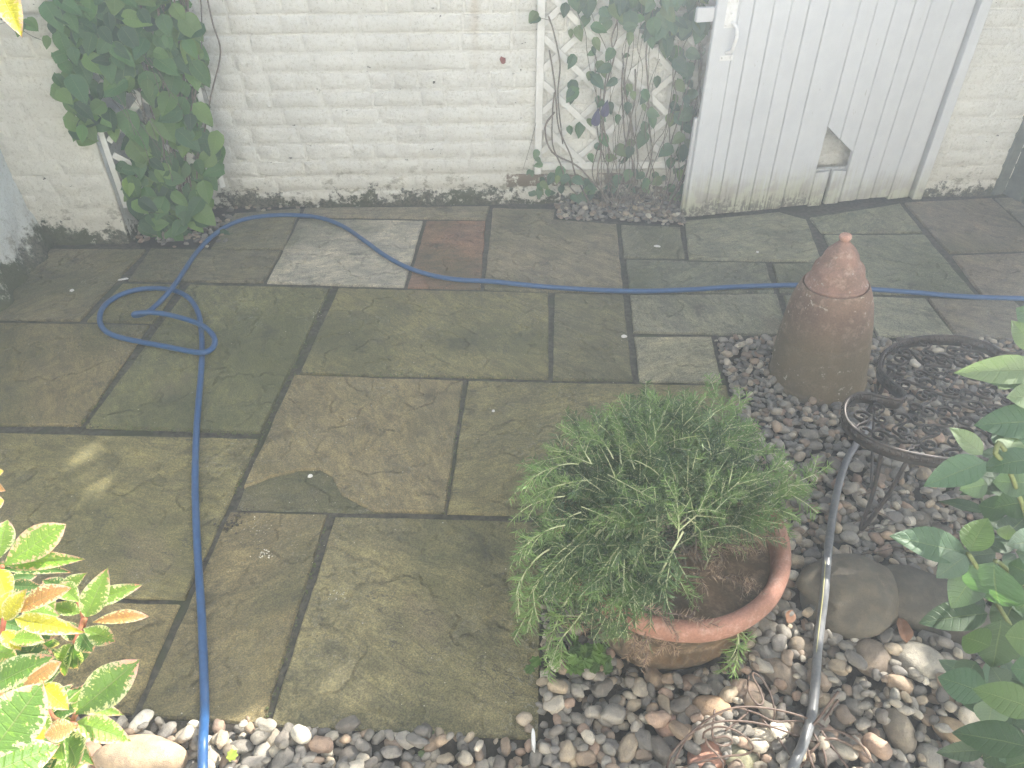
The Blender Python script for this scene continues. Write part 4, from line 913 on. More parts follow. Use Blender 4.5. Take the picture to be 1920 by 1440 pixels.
stems.append(([np.array([*G(1160, 392)[:2], 0]), wpt(WALL, 1115, 345, .1), wpt(WALL, 1080, 310, .07), wpt(WALL, 1035, 285, .06), wpt(WALL, 1022, 240, .05), wpt(WALL, 1040, 210, .05)], .0045))
stems.append(([wpt(WALL, 1055, 270, .05), wpt(WALL, 1046, 180, .05), wpt(WALL, 1050, 120, .05), wpt(WALL, 1038, 60, .05), wpt(WALL, 1028, 30, .05)], .0035))
stems.append(([wpt(WALL, 1032, 38, .05), wpt(WALL, 1010, 34, .06), wpt(WALL, 995, 38, .07)], .0013)); stems.append(([wpt(WALL, 980, 320, .05), wpt(WALL, 995, 270, .06), wpt(WALL, 1005, 230, .06)], .001))
C2 = [(.07, .14, .08), (.08, .16, .07), (.055, .11, .07), (.05, .095, .055), (.14, .19, .07), (.11, .18, .10)]
CL2 = climber('thin stemmed climber with scattered leaves on the trellis beside the gate', WALL,
    [([(1130, -40), (1325, -40), (1322, 120), (1290, 150), (1240, 90), (1180, 60), (1130, 30)], 95, .05, .10, .03, .14),
     ([(1055, -20), (1130, -20), (1140, 60), (1080, 70), (1060, 40)], 11, .06, .10, .03, .10),
     ([(1060, 60), (1310, 60), (1305, 300), (1060, 300)], 66, .035, .085, .03, .12),
     ([(1270, 120), (1305, 120), (1290, 330), (1255, 330)], 24, .045, .09, .03, .10),
     ([(1000, 320), (1290, 325), (1290, 385), (1000, 372)], 46, .04, .075, .01, .12),
     ([(990, 24), (1004, 24), (1004, 50), (990, 50)], 2, .05, .06, .05, .08), ([(978, 255), (1012, 265), (1020, 345), (985, 320)], 6, .03, .05, .04, .08)], stems, C2, WALL.at(2.0, 0, .08), 22)
for x, y, s in ((1115, 235, .08), (1132, 218, .075)):
    b = wpt(WALL, x, y, .09); place(b, b+np.array([.01, -.02, s]), (0, -1, .3), LC[2], CL2, color=(.06, .05, .16), wscale=.7)

# ================================================================ TERRACOTTA FORCER
fz = -.012; ft_ = thing('rhubarb_forcer', 'tall weathered terracotta forcing pot with knobbed lid standing on the pebbles', 'clay pot', (FC[0], FC[1], fz))
def wob(a, z, j): return .0016*nz(math.cos(a)*2, math.sin(a)*2, z*9)+.0007*nz(math.cos(a)*9, math.sin(a)*9, z*30)
leanm = Matrix.Translation((FC[0], FC[1], fz)) @ Matrix.Rotation(R(-4.5), 4, Vector((.15, 1, 0)).normalized())
prof = [(.150, 0), (.161, .004), (.164, .018), (.162, .034), (.157, .040), (.1565, .06), (.155, .10), (.1505, .15), (.1455, .20), (.1445, .206), (.1435, .206), (.139, .25), (.132, .29), (.125, .325), (.116, .355), (.108, .376), (.104, .386), (.101, .390), (.098, .388), (.096, .36), (.094, .35)]
def dens(p, n=3):
    o = []
    for a, b in zip(p[:-1], p[1:]):
        for k in range(n): o.append((a[0]+(b[0]-a[0])*k/n, a[1]+(b[1]-a[1])*k/n))
    return o+[p[-1]]
V, F = lathe(dens(prof), 72, wob); put('body', mesh('body', V, F, TERRA, True), ft_, leanm)
prof = [(.080, .372), (.092, .386), (.0955, .388), (.0965, .393), (.095, .398), (.090, .400), (.088, .402), (.0835, .412), (.081, .424), (.078, .438), (.074, .450), (.067, .459), (.059, .466), (.056, .476), (.052, .489), (.044, .504), (.033, .517), (.023, .527), (.0155, .534), (.0135, .540)]
V, F = lathe(dens(prof, 2), 60, lambda a, z, j: wob(a, z, j)*1.6+(.0028*max(0, nz(math.cos(a)*2.5, math.sin(a)*2.5, 7))**1 if z > .44 and z < .47 else 0))
lid = put('lid', mesh('lid', V, F, TERRAL, True), ft_, leanm)
prof = [(.0130, .538), (.0145, .541), (.0175, .545), (.0190, .550), (.0180, .555), (.0140, .559), (.007, .560)]
V, F = lathe(prof, 32); put('knob', mesh('knob', V, F, mat_terracotta('pale_pink_clay', (.50, .29, .22), (.56, .40, .33), (.40, .22, .16), 0, True), True), lid, leanm)

# ================================================================ BOWL PLANTER
bw = thing('bowl_planter', 'round clay bowl planter with smooth orange rim and fluted olive brown sides', 'plant pot', (POTC[0], POTC[1], -.015))
PM = Matrix.Translation((POTC[0], POTC[1], -.004)) @ Matrix.Rotation(R(1.5), 4, 'X') @ Matrix.Diagonal((1, 1, 1.10, 1))
def flute(a, z, j):
    w_ = math.exp(-((z-.092)/.034)**4); rib = .5+.5*math.cos(a*52); g = max(0, 1-abs(rib-.5)*3)
    return wob(a, z, j)*1.6+w_*.0095*(rib**1.5)+.0025*w_*max(0, math.cos(a*26+z*40))**6
prof = [(.12, 0), (.188, .002), (.200, .008), (.206, .022), (.211, .038), (.214, .052), (.218, .07), (.222, .09), (.226, .108), (.229, .122), (.2335, .126), (.235, .131), (.2325, .136), (.2345, .15), (.239, .163), (.244, .168), (.2445, .174), (.240, .178), (.243, .192), (.245, .20), (.225, .203)]
V, F = lathe(dens(prof, 3), 416, flute); put('body', mesh('body', V, F, GLAZE, True), bw, PM)
prof = [(.228, .19), (.2465, .200), (.256, .203), (.2645, .210), (.2685, .221), (.2690, .232), (.2660, .243), (.2590, .2505), (.2480, .2530), (.2390, .2500), (.2335, .241), (.2315, .228), (.231, .20), (.229, .17)]
V, F = lathe(dens(prof, 2), 96, wob); put('rim', mesh('rim', V, F, TERRAR, True), bw, PM)
V, F = [], []; n = 40
for j in range(13):
    for k in range(n):
        r_ = .231*j/12; a = 2*math.pi*k/n; V.append((r_*math.cos(a), r_*math.sin(a), .172+.014*nz(r_*math.cos(a), r_*math.sin(a), 1, 22)+.006*nz(r_*math.cos(a), r_*math.sin(a), 4, 70)))
for j in range(12):
    for k in range(n): F.append((j*n+k, (j+1)*n+k, (j+1)*n+(k+1) % n, j*n+(k+1) % n))
put('compost', mesh('compost', V, F, COMPOST), bw, PM)

# ================================================================ ROSEMARY
ro = thing('rosemary_bush', 'big feathery rosemary bush spilling over the rim of the bowl planter', 'shrub', (POTC[0], POTC[1], .19))
def sprig(seed, L=1.0, droop=.5, nside=5, dead=False, nl=.026, sparse=1.0):
    """unit sprig along +Y with droop to -Z; stem + needles"""
    rs = random.Random(seed); V, F, NV, NF = [], [], [], []
    def axis(p0, d, L_, dr, n=12):
        P_ = []; p = np.array(p0, float); d = np.array(d, float)
        for k in range(n+1):
            P_.append(p.copy()); d = d+np.array([rs.uniform(-.07, .07), 0, -dr/n+rs.uniform(-.05, .05)]); d /= np.linalg.norm(d); p = p+d*L_/n
        return P_
    def needles(P_, dens_, a0=0.15):
        tot = sum(np.linalg.norm(P_[i+1]-P_[i]) for i in range(len(P_)-1)); n = int(dens_*tot*sparse)
        for k in range(n):
            t = a0+(1-a0)*(k+rs.random())/n; f = t*(len(P_)-1); i = min(int(f), len(P_)-2); p = P_[i]+(P_[i+1]-P_[i])*(f-i); ax = P_[i+1]-P_[i]; ax = ax/np.linalg.norm(ax)
            r_ = np.array([rs.gauss(0, 1) for _ in range(3)]); r_ = r_-ax*(r_@ax); r_ /= np.linalg.norm(r_)+1e-9
            d = ax*rs.uniform(.35, .95)+r_; d /= np.linalg.norm(d); l = nl*rs.uniform(.6, 1.15)*(1-.45*max(0, t-.75)*4*.6); s = np.cross(d, [rs.uniform(-1, 1), rs.uniform(-1, 1), 1]); s /= np.linalg.norm(s)+1e-9; wv = .00115 if not dead else .0008
            e = p+d*l+np.array([0, 0, -.002 if not dead else rs.uniform(-.01, .01)]); m_ = p+d*l*.5; b = len(NV); NV.extend([p-s*wv*.6, p+s*wv*.6, m_+s*wv, m_-s*wv, e]); NF.extend([(b, b+1, b+2, b+3), (b+3, b+2, b+4)])
    main = axis((0, 0, 0), (0, 1, droop*.45), L, droop*1.25); tube(main, [.0019*(1-.6*i/12) for i in range(13)], 4, False, V, F); needles(main, 400)
    for k in range(nside):
        i = rs.randrange(2, 10); a = rs.choice((-1, 1))*rs.uniform(.35, 1.0); d = main[i+1]-main[i]; d = d/np.linalg.norm(d); sd = np.array([math.sin(a), math.cos(a)*d[1], d[2]+rs.uniform(-.1, .55)]); sd /= np.linalg.norm(sd)
        P_ = axis(main[i], sd, L*rs.uniform(.18, .42), droop*.4, 6); tube(P_, [.0012*(1-.5*q/6) for q in range(7)], 3, False, V, F); needles(P_, 420, .05)
    nv = len(V); me = bpy.data.meshes.new('sprig'); me.from_pydata([tuple(v) for v in V+NV], [], [tuple(f) for f in F]+[tuple(i+nv for i in f) for f in NF])
    me.materials.append(RSTEM if not dead else DRY); me.materials.append(NEED if not dead else DEADN); me.polygons.foreach_set('material_index', [0]*len(F)+[1]*len(NF)); me.update(); return me
SPL = [.13, .18, .24]
SG = {L_: [sprig(int(L_*1000)+k, L_, .25+.28*(k % 4), 3+int(L_*16)) for k in range(5)] for L_ in SPL}
SD = [sprig(900+k, .13, .5, 6, True, .02, .75) for k in range(4)]
def putsprig(me, Lm, base, tip, name='sprig', col=(1, 1, 1)):
    base = np.asarray(base, float); tip = np.asarray(tip, float); y = tip-base; Ln = np.linalg.norm(y); y /= Ln; z = np.array([0, 0, 1.0])-y*y[2]
    if np.linalg.norm(z) < .1: z = np.array([rnd.uniform(-1, 1), rnd.uniform(-1, 1), 0])
    z /= np.linalg.norm(z); a = rnd.uniform(-.5, .5); x = np.cross(y, z); z, x = z*math.cos(a)+x*math.sin(a), x*math.cos(a)-z*math.sin(a); s = Ln/Lm
    put(name, me, ro, Matrix(((x[0]*s, y[0]*s, z[0]*s, base[0]), (x[1]*s, y[1]*s, z[1]*s, base[1]), (x[2]*s, y[2]*s, z[2]*s, base[2]), (0, 0, 0, 1))), col)
CC0 = np.array([.262, 1.185, .24])
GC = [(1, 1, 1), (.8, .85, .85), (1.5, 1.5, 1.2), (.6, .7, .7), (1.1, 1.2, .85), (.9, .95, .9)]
BR_ = []
for k in range(370):
    phi = rnd.uniform(R(20), R(258)) if k < 285 else rnd.uniform(R(-30), R(50)); th_ = R(rnd.uniform(-10, 88)) if k < 285 else R(rnd.uniform(12, 80))
    fr = rnd.uniform(.55, 1.0)**.6; a_, b_, c_ = .330, .305, .325
    if k >= 285: a_ *= .98; b_ *= .80; c_ *= .85
    tip = CC0+np.array([a_*math.cos(phi)*math.cos(th_), b_*math.sin(phi)*math.cos(th_), .02+c_*math.sin(th_)])*fr
    if 180 < math.degrees(phi) < 262: tip[2] -= .06*rnd.random()*math.cos(th_)
    L_ = rnd.choice(SPL); rt_ = np.array([POTC[0], POTC[1], .2])+np.array([rnd.uniform(-.1, .1), rnd.uniform(-.08, .1), 0]); d = tip-rt_; dl = np.linalg.norm(d); ln = min(dl*.9, L_*rnd.uniform(.85, 1.15)); side = np.array([rnd.uniform(-.35, .35), rnd.uniform(-.35, .35), rnd.uniform(-.15, .35)])
    dirn = d/dl+side; dirn /= np.linalg.norm(dirn); base = tip-dirn*ln; L_ = L_
    dead = k > 248
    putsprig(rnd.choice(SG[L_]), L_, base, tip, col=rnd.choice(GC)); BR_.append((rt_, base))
for k in range(46):
    phi = R(rnd.uniform(205, 262)); rr = rnd.uniform(.24, .35); tip = np.array([POTC[0]-.03+rr*math.cos(phi), POTC[1]+rr*math.sin(phi)*.92, rnd.uniform(.17, .34)]); base = np.array([POTC[0]-.02+(rr-.17)*math.cos(phi+rnd.uniform(-.4, .4)), POTC[1]+(rr-.17)*math.sin(phi), rnd.uniform(.28, .40)])
    putsprig(rnd.choice(SG[.18]), .18, base, tip, col=rnd.choice(GC))
# shoots that give the bush its outline (tip px, z, base px, z)
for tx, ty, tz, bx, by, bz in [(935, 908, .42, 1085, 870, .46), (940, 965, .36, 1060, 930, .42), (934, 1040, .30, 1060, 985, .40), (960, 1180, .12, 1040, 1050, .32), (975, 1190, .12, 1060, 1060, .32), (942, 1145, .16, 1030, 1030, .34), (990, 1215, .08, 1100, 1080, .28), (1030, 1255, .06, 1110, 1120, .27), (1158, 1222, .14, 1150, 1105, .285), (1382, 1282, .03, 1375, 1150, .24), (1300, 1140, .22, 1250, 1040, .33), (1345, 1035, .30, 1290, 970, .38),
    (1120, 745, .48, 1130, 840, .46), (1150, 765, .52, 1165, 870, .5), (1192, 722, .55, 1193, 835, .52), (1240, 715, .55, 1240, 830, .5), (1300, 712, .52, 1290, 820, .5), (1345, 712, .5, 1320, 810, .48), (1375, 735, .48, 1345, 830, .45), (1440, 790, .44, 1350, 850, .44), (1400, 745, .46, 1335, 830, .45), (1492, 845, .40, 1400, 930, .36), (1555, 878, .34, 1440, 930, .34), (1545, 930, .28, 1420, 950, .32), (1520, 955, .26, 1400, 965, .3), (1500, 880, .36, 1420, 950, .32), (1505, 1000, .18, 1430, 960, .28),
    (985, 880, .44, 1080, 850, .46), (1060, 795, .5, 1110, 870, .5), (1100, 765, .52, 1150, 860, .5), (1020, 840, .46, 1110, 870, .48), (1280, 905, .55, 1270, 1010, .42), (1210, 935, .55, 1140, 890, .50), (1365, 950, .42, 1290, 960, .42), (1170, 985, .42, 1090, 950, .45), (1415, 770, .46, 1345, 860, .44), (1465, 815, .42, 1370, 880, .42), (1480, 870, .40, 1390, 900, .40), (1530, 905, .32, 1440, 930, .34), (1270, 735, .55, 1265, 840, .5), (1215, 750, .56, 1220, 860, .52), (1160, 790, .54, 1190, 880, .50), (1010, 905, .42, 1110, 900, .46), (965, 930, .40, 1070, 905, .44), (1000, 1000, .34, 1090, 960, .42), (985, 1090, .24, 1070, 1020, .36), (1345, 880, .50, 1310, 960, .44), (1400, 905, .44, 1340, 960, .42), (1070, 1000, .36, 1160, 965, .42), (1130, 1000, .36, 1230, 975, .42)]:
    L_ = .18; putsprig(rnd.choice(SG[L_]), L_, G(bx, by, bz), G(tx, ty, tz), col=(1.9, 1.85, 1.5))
for k in range(26):
    a = rnd.choice([R(rnd.uniform(-100, 60)), R(rnd.uniform(-100, 20)), R(rnd.uniform(60, 260))]); r_ = rnd.uniform(.06, .24); b = np.array([POTC[0]+math.cos(a)*r_*.55, POTC[1]+math.sin(a)*r_*.5, rnd.uniform(.21, .32)]); t_ = b+np.array([math.cos(a)*rnd.uniform(.04, .12), math.sin(a)*rnd.uniform(.04, .1), rnd.uniform(-.03, .10)])
    if k % 2: b[0] += .07; t_[0] += .09
    putsprig(SD[k % 4], .13, b, t_, 'dead_sprig')
for tx, ty, tz, bx, by, bz in [(1290, 1180, .26, 1190, 1130, .30), (1350, 1165, .25, 1250, 1150, .29), (1225, 1255, .14, 1215, 1150, .27), (1200, 1230, .12, 1185, 1140, .27), (1090, 1200, .08, 1110, 1100, .24), (1120, 1190, .1, 1130, 1100, .24), (1250, 1240, .14, 1260, 1160, .26), (1440, 1040, .27, 1390, 990, .30), (1450, 1000, .28, 1380, 980, .32), (1290, 1085, .27, 1210, 1060, .28)]:
    putsprig(SD[rnd.randrange(4)], .13, G(bx, by, bz), G(tx, ty, tz), 'dead_sprig')
for k, (a, b) in enumerate(BR_):
    if k % 3 == 0:
        m_ = (a+b)/2+np.array([rnd.uniform(-.03, .03), rnd.uniform(-.03, .03), .02]); V, F = tube(catmull([a-np.array([0, 0, .02]), m_, b], 4), [.0034-.0002*i for i in range(9)], 5); put('branch', mesh('branch', V, F, STEM, True), ro, color=(1, 1, 1))

# ================================================================ IRON TABLE
TZ = .335
O1 = [(1880, 661), (1850, 645), (1810, 634), (1780, 631), (1735, 632), (1690, 641), (1662, 658), (1650, 680), (1655, 700), (1676, 720), (1692, 733), (1696, 744), (1684, 750), (1655, 745), (1620, 738), (1597, 744), (1584, 763), (1589, 790), (1620, 817), (1680, 843), (1750, 858), (1810, 863), (1868, 858), (1906, 842)]
W1 = [G(x, y, TZ)[:2] for x, y in O1]; A_ = G(1890, 668, TZ)[:2]; B_ = G(1925, 833, TZ)[:2]; ad = (B_-A_)/np.linalg.norm(B_-A_)
def mir(p): v = p-A_; return A_+2*ad*(v@ad)-v
W2 = W1+[mir(p) for p in W1[::-1]]
loop = catmull([np.array([*p, TZ]) for p in W2+[W2[0]]], 6)[:-1]
it = thing('iron_table', 'low black wrought iron table with a butterfly shaped scrollwork top', 'table', (*((A_+B_)/2), 0))
def strip(P_, h, w_, V, F, closed=False):
    n = len(P_); b = len(V)
    for i in range(n):
        a, c = P_[i-1 if (closed or i) else 0], P_[(i+1) % n if (closed or i < n-1) else i]; t = c-a; t = t[:2]/(np.linalg.norm(t[:2])+1e-9); nn = np.array([-t[1], t[0], 0])*w_/2
        for q in (P_[i]-nn, P_[i]+nn, P_[i]+nn-np.array([0, 0, h]), P_[i]-nn-np.array([0, 0, h])): V.append(q)
    for i in range(n if closed else n-1):
        a = b+4*i; c = b+4*((i+1) % n)
        for k in range(4): F.append((a+k, a+(k+1) % 4, c+(k+1) % 4, c+k))
V, F = [], []; strip(loop, .030, .005, V, F, True); rim = put('rim_band', mesh('rim_band', V, F, IRON, True), it)
V, F = tube([p+np.array([0, 0, .002]) for p in loop]+[loop[0]+np.array([0, 0, .002])], .0042, 8); put('rim_rod', mesh('rim_rod', V, F, IRON, True), it)
hel = []; acc = 0
for i in range(len(loop)):
    a, b = loop[i], loop[(i+1) % len(loop)]; L_ = np.linalg.norm(b-a); t = (b-a)/L_; nn = np.array([-t[1], t[0], 0]); n = max(1, int(L_/.0019))
    for k in range(n): acc += L_/n; q = a+t*L_*k/n; ph_ = acc/.014*6.283; hel.append(q+nn*.0075*math.cos(ph_)+np.array([0, 0, -.006+.0075*math.sin(ph_)]))
V, F = tube(hel, .0016, 4, False); put('twisted_edge', mesh('twisted_edge', V, F, IRON, True), it)
def spiral(c, r0, a0, sgn, turns=1.25, n=20):
    return [np.array([c[0]+r0*(1-.78*k/n)*math.cos(a0+sgn*turns*6.283*k/n), c[1]+r0*(1-.80*k/n)*math.sin(a0+sgn*turns*6.283*k/n), 0]) for k in range(n+1)]
def scroll_mesh(kind):
    V, F = [], []; r0 = .023
    s1 = spiral((-.028, 0), r0, 0 if kind else math.pi*.5, 1); s2 = spiral((.028, 0), r0, math.pi if kind else -math.pi*.5, 1 if kind else 1)
    mid_ = [] if kind else [np.array([-.008, .010, 0]), np.array([.008, -.010, 0])]
    P_ = s1[::-1]+mid_+s2
    strip([np.array(p) for p in P_], .009, .0019, V, F); return mesh('scroll', V, F, IRON, True)
SCM = [scroll_mesh(0), scroll_mesh(1)]
LP = [tuple(p[:2]) for p in loop]; LPa = np.array(LP); row = 0; y = LPa[:, 1].min()
while y < LPa[:, 1].max():
    x = LPa[:, 0].min()+(.042 if row % 2 else 0)
    while x < LPa[:, 0].max():
        c = np.array([x+rnd.uniform(-.004, .004), y+rnd.uniform(-.003, .003)]); dmin = np.sqrt(((LPa-c)**2).sum(1)).min()
        if inpoly(c, LP) and dmin > .026:
            a = R(rnd.choice([8, 40, -35, 90, 70])+rnd.uniform(-10, 10)) if dmin > .045 else R(rnd.choice([80, 95]))
            put('scroll', SCM[rnd.randrange(2)], it, Matrix.Translation((c[0], c[1], TZ-.006)) @ Matrix.Rotation(a, 4, 'Z') @ Matrix.Scale(rnd.uniform(.9, 1.08), 4))
        x += .098
    y += .044; row += 1
mA = lambda p: np.array([*mir(np.asarray(p)[:2]), p[2]])
def leg_mb(foot, tops):
    V, F = [], []
    for t_ in tops: tube(catmull([foot, foot*.5+t_*.5+np.array([.006, -.004, 0]), t_], 5), .0058, 8, True, V, F)
    ff = tube([foot+np.array([0, 0, -.012]), foot+np.array([0, 0, .012])], .010, 10, True, V, F); return mesh('leg', V, F, IRON, True)
foot = G(1609, 1002, .01); tops = [G(1655, 838, TZ-.03), G(1702, 862, TZ-.03)]
foot2 = G(1618, 790, .01)+np.array([.02, .03, 0]); tops2 = [G(1650, 668, TZ-.03)+np.array([.01, 0, 0]), G(1662, 690, TZ-.03)+np.array([.01, 0, 0])]
for f_, t_ in ((foot, tops), (foot2, tops2)):
    put('leg', leg_mb(f_, t_), it); put('leg', leg_mb(mA(f_), [mA(q) for q in t_]), it)
V, F = tube([foot*.45+tops[0]*.55, foot2*.45+tops2[0]*.55], .004, 6); put('stretcher', mesh('stretcher', V, F, IRON, True), it)

# ================================================================ SMALL PLANTS, STALKS AND LITTER
wd = G(1095, 1225); we = thing('ground_weed', 'small clump of fresh green scalloped leaves at the foot of the bowl planter', 'weed', wd)
V = [(0, 0, 0)]; UV = [(.5, .0)]
for k in range(25): a = -2.7+5.4*k/24; r_ = .5*(.86+.14*math.cos(k*math.pi*.5)); V.append((math.sin(a)*r_, .5+math.cos(a)*r_-.1, .05*math.cos(k))); UV.append((.5+.45*math.sin(a), .5+.45*math.cos(a)))
L_W = mesh('leaf', V, [(0, k, k+1) for k in range(1, 25)], L_SHR, True, UV)
for k in range(46):
    x, y = rnd.gauss(1090, 30), rnd.gauss(1232, 18)
    if k > 36: x, y = rnd.uniform(1040, 1150), rnd.uniform(1195, 1262)
    b = G(x, y, rnd.uniform(.035, .07)); a = rnd.uniform(0, 6.28); l = rnd.uniform(.020, .032); t_ = b+np.array([math.cos(a)*l, math.sin(a)*l, rnd.uniform(-.004, .006)])
    place(b, t_, (rnd.uniform(-.3, .3), rnd.uniform(-.5, .1), 1), L_W, we, color=rnd.choice([(.10, .20, .03), (.13, .24, .04), (.08, .16, .03)]))
    if k % 3 == 0: petiole([np.array([wd[0]+rnd.uniform(-.02, .02), wd[1]+rnd.uniform(-.02, .02), -.005]), b], .0008, we, GSTEM)
w2 = G(792, 1384); we2 = thing('weed_seedling', 'tiny dull green seedling at the front edge of the paving', 'weed', w2)
for dx, dy, l in ((0, 10, .022), (-9, -8, .018), (12, -14, .016), (4, 26, .014)):
    b = G(792+dx, 1384+dy, .02); place(b, b+np.array([rnd.uniform(-l, l), -l*.7, .002]), (0, -.3, 1), L_W, we2, color=(.11, .15, .06))
w3 = G(218, 1397); we3 = thing('weed_seedling', 'pair of round lime green seed leaves beside the sunlit sandstone rock', 'weed', w3)
for dx in (-6, 7):
    b = G(218+dx*.3, 1402, .02); place(b, G(218+dx*1.3, 1388+abs(dx), .03), (0, -.4, 1), L_W, we3, color=(.30, .42, .05))
w4 = G(438, 1410); lf = thing('fallen_leaf', 'lime green fallen leaf on the sunlit pebbles beside the blue hose', 'leaf', w4)
b = G(428, 1424, .03); place(b, G(446, 1404, .035), (.2, -.3, 1), L_W, lf, color=(.34, .42, .05))
# dry stalk loops
DS = [
 [(1250, 1440, .02), (1262, 1410, .05), (1300, 1370, .08), (1345, 1338, .09), (1385, 1326, .09), (1440, 1328, .08), (1500, 1342, .06), (1545, 1362, .04)],
 [(1262, 1432, .03), (1290, 1382, .06), (1335, 1356, .08), (1385, 1352, .08), (1430, 1358, .07), (1480, 1374, .05), (1530, 1392, .03)],
 [(1404, 1268, .04), (1402, 1290, .06), (1412, 1312, .08), (1424, 1322, .08), (1431, 1314, .08), (1424, 1292, .08), (1412, 1270, .07), (1414, 1262, .06), (1430, 1275, .06), (1446, 1305, .06), (1452, 1335, .05), (1450, 1352, .03)],
 [(1318, 1384, .05), (1322, 1372, .07), (1345, 1363, .085), (1375, 1368, .09), (1400, 1384, .085), (1412, 1402, .07), (1398, 1414, .05), (1355, 1419, .045), (1300, 1432, .04), (1270, 1446, .03)],
 [(1322, 1384, .06), (1330, 1400, .05), (1345, 1415, .045), (1356, 1432, .04), (1352, 1450, .03)],
 [(1340, 1330, .07), (1338, 1350, .07), (1335, 1365, .06), (1338, 1388, .05), (1352, 1398, .05), (1368, 1396, .05), (1372, 1388, .055), (1360, 1381, .06), (1340, 1384, .06)],
 [(1360, 1370, .06), (1388, 1348, .06), (1402, 1336, .06)],
 [(1380, 1325, .08), (1420, 1338, .05), (1450, 1352, .04), (1490, 1352, .04), (1530, 1352, .05)],
 [(1520, 1365, .05), (1540, 1340, .07), (1560, 1312, .09), (1572, 1296, .10)], [(1545, 1350, .05), (1562, 1325, .06), (1572, 1312, .07)],
 [(1500, 1440, .02), (1530, 1400, .04), (1560, 1385, .05), (1600, 1400, .04), (1640, 1430, .03)], [(1540, 1370, .05), (1560, 1400, .04), (1590, 1440, .03)], [(1510, 1380, .05), (1515, 1410, .04), (1530, 1450, .03)], [(1535, 1365, .04), (1575, 1372, .05), (1610, 1392, .05), (1630, 1420, .04)],
 [(1525, 1375, .04), (1545, 1410, .04), (1550, 1450, .03)], [(1430, 1350, .04), (1460, 1385, .04), (1480, 1420, .03), (1470, 1450, .02)],
]
st = thing('dry_stalks', 'tangle of dry brown looping stalks on the pebbles in front of the planter', 'dead stalks', G(1400, 1380))
for i, c in enumerate(DS):
    V, F = tube(catmull([G(*q) for q in c], 8), .0022 if i < 8 else .0028, 6); put('stalk', mesh('stalk', V, F, DRY, True), st)
s2 = thing('dry_stalks', 'sparse dry twigs lying on the pebbles under the iron table', 'dead stalks', G(1640, 960))
for k in range(16):
    x, y = rnd.uniform(1590, 1760), rnd.uniform(880, 1070); a = rnd.uniform(-.5, .5)+(1.5 if k % 4 == 0 else 0); l = rnd.uniform(30, 75); z = rnd.uniform(.03, .06)
    V, F = tube(catmull([G(x, y, z), G(x+l*.5*math.cos(a), y+l*.5*math.sin(a)*.8+rnd.uniform(-6, 6), z+.01), G(x+l*math.cos(a), y+l*math.sin(a)*.8, z-.01)], 4), .0013, 5); put('stalk', mesh('stalk', V, F, DRY, True), s2)
def deadleaf(x, y, tx, ty, z, lab, w_=1.0):
    b = G(x, y, z); t = thing('dead_leaf', lab, 'leaf', b); me = leaf_mesh('blade', DEADLEAF, 1, .5, 'ell', .5, .5, .08, seed=x); place(b, G(tx, ty, z+.012), camn(b)+np.array([.3, 0, .3]), me, t, 'blade', wscale=w_)
deadleaf(1476, 1168, 1490, 1140, .035, 'curled orange brown leaf between the planter and the large boulder', 1.3)
deadleaf(1700, 1205, 1690, 1148, .04, 'curled reddish brown leaf wedged beside the large boulder', 1.0)
deadleaf(1765, 1050, 1710, 1010, .02, 'dull dark red strap leaf lying below the iron table', .5)
def bit(name, px, py, pw_, ph_, ang, lab, cat, mat=PALEBIT, th=.004, z=.003):
    p = G(px, py, z); s = scale_at(px, py); V, F = [], []; n = 10; a0 = R(ang)
    for zz, q in ((0, 1), (th, .8)):
        for k in range(n):
            a = 6.283*k/n; r_ = 1+.25*nz(px+k*.7, zz); x, y = pw_/s*math.cos(a)*r_*q, ph_/s*1.4*math.sin(a)*r_*q; V.append((p[0]+x*math.cos(a0)-y*math.sin(a0), p[1]+x*math.sin(a0)+y*math.cos(a0), z+zz))
    F = [tuple(range(n))[::-1], tuple(range(n, 2*n))]+[(k, (k+1) % n, n+(k+1) % n, n+k) for k in range(n)]
    tag(put(name, mesh(name, V, F, mat)), lab, cat)
bit('shell_flake', 1170, 631, 6, 3.2, 12, 'small bright white oval flake on the narrow slab left of the square one', 'flake')
bit('paper_scrap', 1232, 462, 7, 2.6, -8, 'tiny bright white scrap on the slab below the right pebble bed', 'scrap')
bit('pale_twig', 231, 524, 10, 1.8, 24, 'short pale twig on the slab joint behind the blue hose loop', 'twig')
bit('wood_chip', 1000, 1392, 4.5, 17, 4, 'long white stone chip standing at the corner of the paving', 'chip', PALEBIT, .02, .012)
bit('petal', 135, 545, 4, 3, 0, 'cream petal on the slab beside the left wall', 'petal')
bit('petal', 582, 893, 5, 3, 30, 'white petal on the broken slab corner', 'petal')
bit('petal', 925, 771, 3, 2, 0, 'small white petal on the slab behind the rosemary', 'petal')
bit('petal', 1420, 473, 3, 2, 0, 'tiny white petal on the pale slab in front of the gate', 'petal')
for px, py, r1, col, lab in ((983, 1352, 15, (.36, .31, .26), 'pale tan pebble lying on the corner of the large front slab'), (992, 1368, 10, (.30, .25, .21), 'small brown pebble beside the tan one on the front slab corner')):
    p = G(px, py); s = scale_at(px, py); V = stone_verts(I3, (r1/s, r1/s*.8, r1/s*.6), px*.3, .15); tag(put('loose_pebble', npmesh('loose_pebble', V, I3[1], PEB, True, np.ones((len(V), 3))), None, Matrix.Translation((p[0], p[1], r1/s*.5)), col), lab, 'pebble')
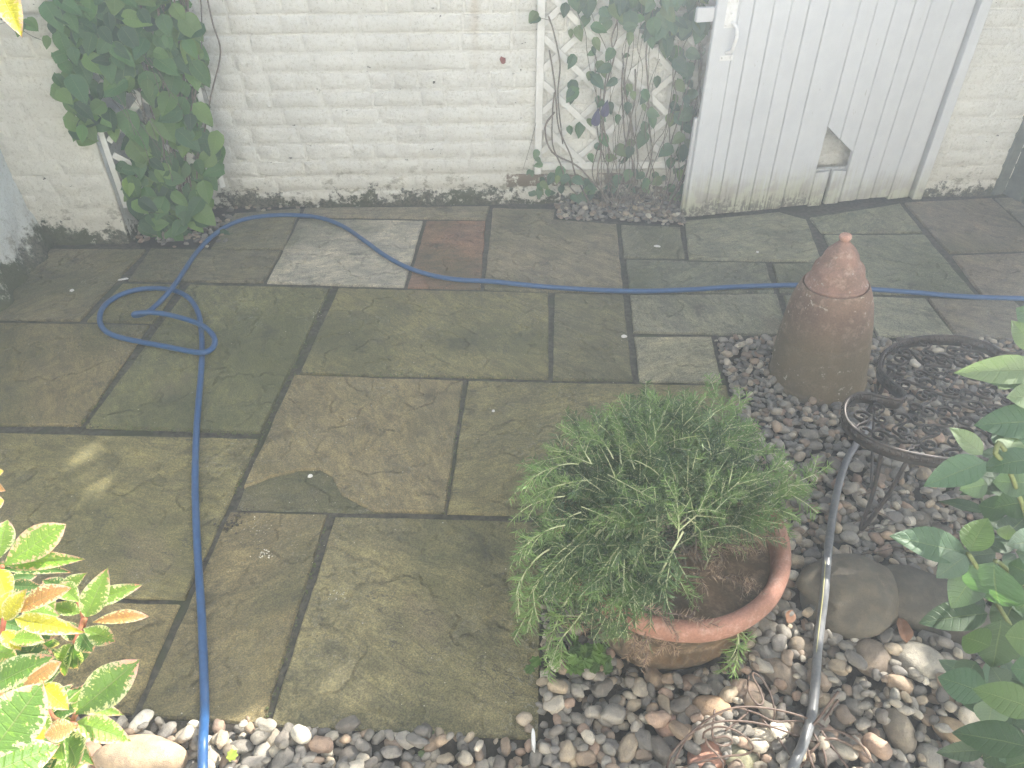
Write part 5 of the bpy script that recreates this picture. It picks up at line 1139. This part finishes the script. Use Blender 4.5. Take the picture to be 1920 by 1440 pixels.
# countless crumbs: soil, husks and bird lime scattered over the paving and in its joints
V, F, C_ = [], [], []; t = 0
def crumb(x, y, s, col, fl=.4):
    global t
    v = IV*np.array([s, s*rng.uniform(.4, 1), s*fl])@np.array(rot_m(rng.uniform(0, 3), 0, 0)).T+np.array([x, y, .003]); V.append(v); F.append(IF+t*len(IV)); t += 1; C_.append(np.repeat(np.array([col]), len(IV), 0))
for _ in range(900):
    q = (rng.uniform(0, 1900), rng.uniform(400, 1370)); p = G(*q)
    if inpoly(p[:2], GW): continue
    crumb(p[0], p[1], rng.uniform(.0008, .0022), (.55, .54, .50) if rng.random() < .35 else (.06, .05, .035))
for cx_, cy_, n, sp_, col, sm in ((425, 985, 34, 12, (.05, .045, .03), .006), (452, 965, 30, 14, (.06, .05, .035), .005), (498, 1040, 26, 8, (.70, .70, .68), .003), (470, 1000, 22, 22, (.62, .60, .55), .0025), (490, 990, 20, 18, (.6, .58, .5), .0022), (655, 790, 8, 8, (.6, .6, .6), .002), (632, 1118, 16, 9, (.6, .6, .58), .0022), (597, 590, 12, 8, (.6, .6, .58), .0025), (385, 1056, 9, 6, (.04, .035, .03), .006), (135, 545, 5, 6, (.6, .6, .55), .002), (590, 880, 10, 6, (.65, .65, .62), .0022), (560, 700, 12, 10, (.05, .045, .03), .003), (150, 798, 30, 9, (.05, .045, .03), .004), (1130, 705, 20, 20, (.05, .05, .035), .002)):
    for _ in range(n):
        p = G(cx_+rng.normal(0, sp_), cy_+rng.normal(0, sp_*.7)); crumb(p[0], p[1], rng.uniform(.3, 1)*sm, np.array(col)*rng.uniform(.7, 1.2), .45)
for s_, n in (((622, 540, 440, 930), 90), ((552, 701, 1190, 714), 60), ((150, 800, 484, 815), 60), ((350, 535, 155, 795), 40), ((620, 965, 497, 1357), 40), ((872, 712, 836, 960), 30)):
    for _ in range(n*3):
        f = rng.random(); p = G(s_[0]+(s_[2]-s_[0])*f+rng.normal(0, 2.5), s_[1]+(s_[3]-s_[1])*f+rng.normal(0, 2)); crumb(p[0], p[1], rng.uniform(.001, .0042), (.07, .065, .04) if rng.random() < .5 else (.085, .115, .03), .7)
o = put('crumbs', npmesh('crumbs', np.concatenate(V), np.concatenate(F), PEB, False, np.concatenate(C_))); tag(o, kind='stuff')

# ================================================================ VEIL
if VEIL:  # air volume added to stand in for veiling lens glare
    hm = bpy.data.materials.new('veil_air'); hm.use_nodes = True; ht = hm.node_tree; ht.nodes.clear(); ho = ht.nodes.new('ShaderNodeOutputMaterial'); pv = ht.nodes.new('ShaderNodeVolumePrincipled')
    pv.inputs['Color'].default_value = (.80, .89, 1.0, 1); pv.inputs['Density'].default_value = VEIL; pv.inputs['Anisotropy'].default_value = .60; ht.links.new(pv.outputs[0], ho.inputs['Volume'])
    V, F = [], []; box(V, F, (-45, -45, -1.1), (90, 0, 0), (0, 110, 0), (0, 0, 6.2)); o = put('glare_veil', mesh('glare_veil', V, F, hm)); tag(o, kind='stuff')
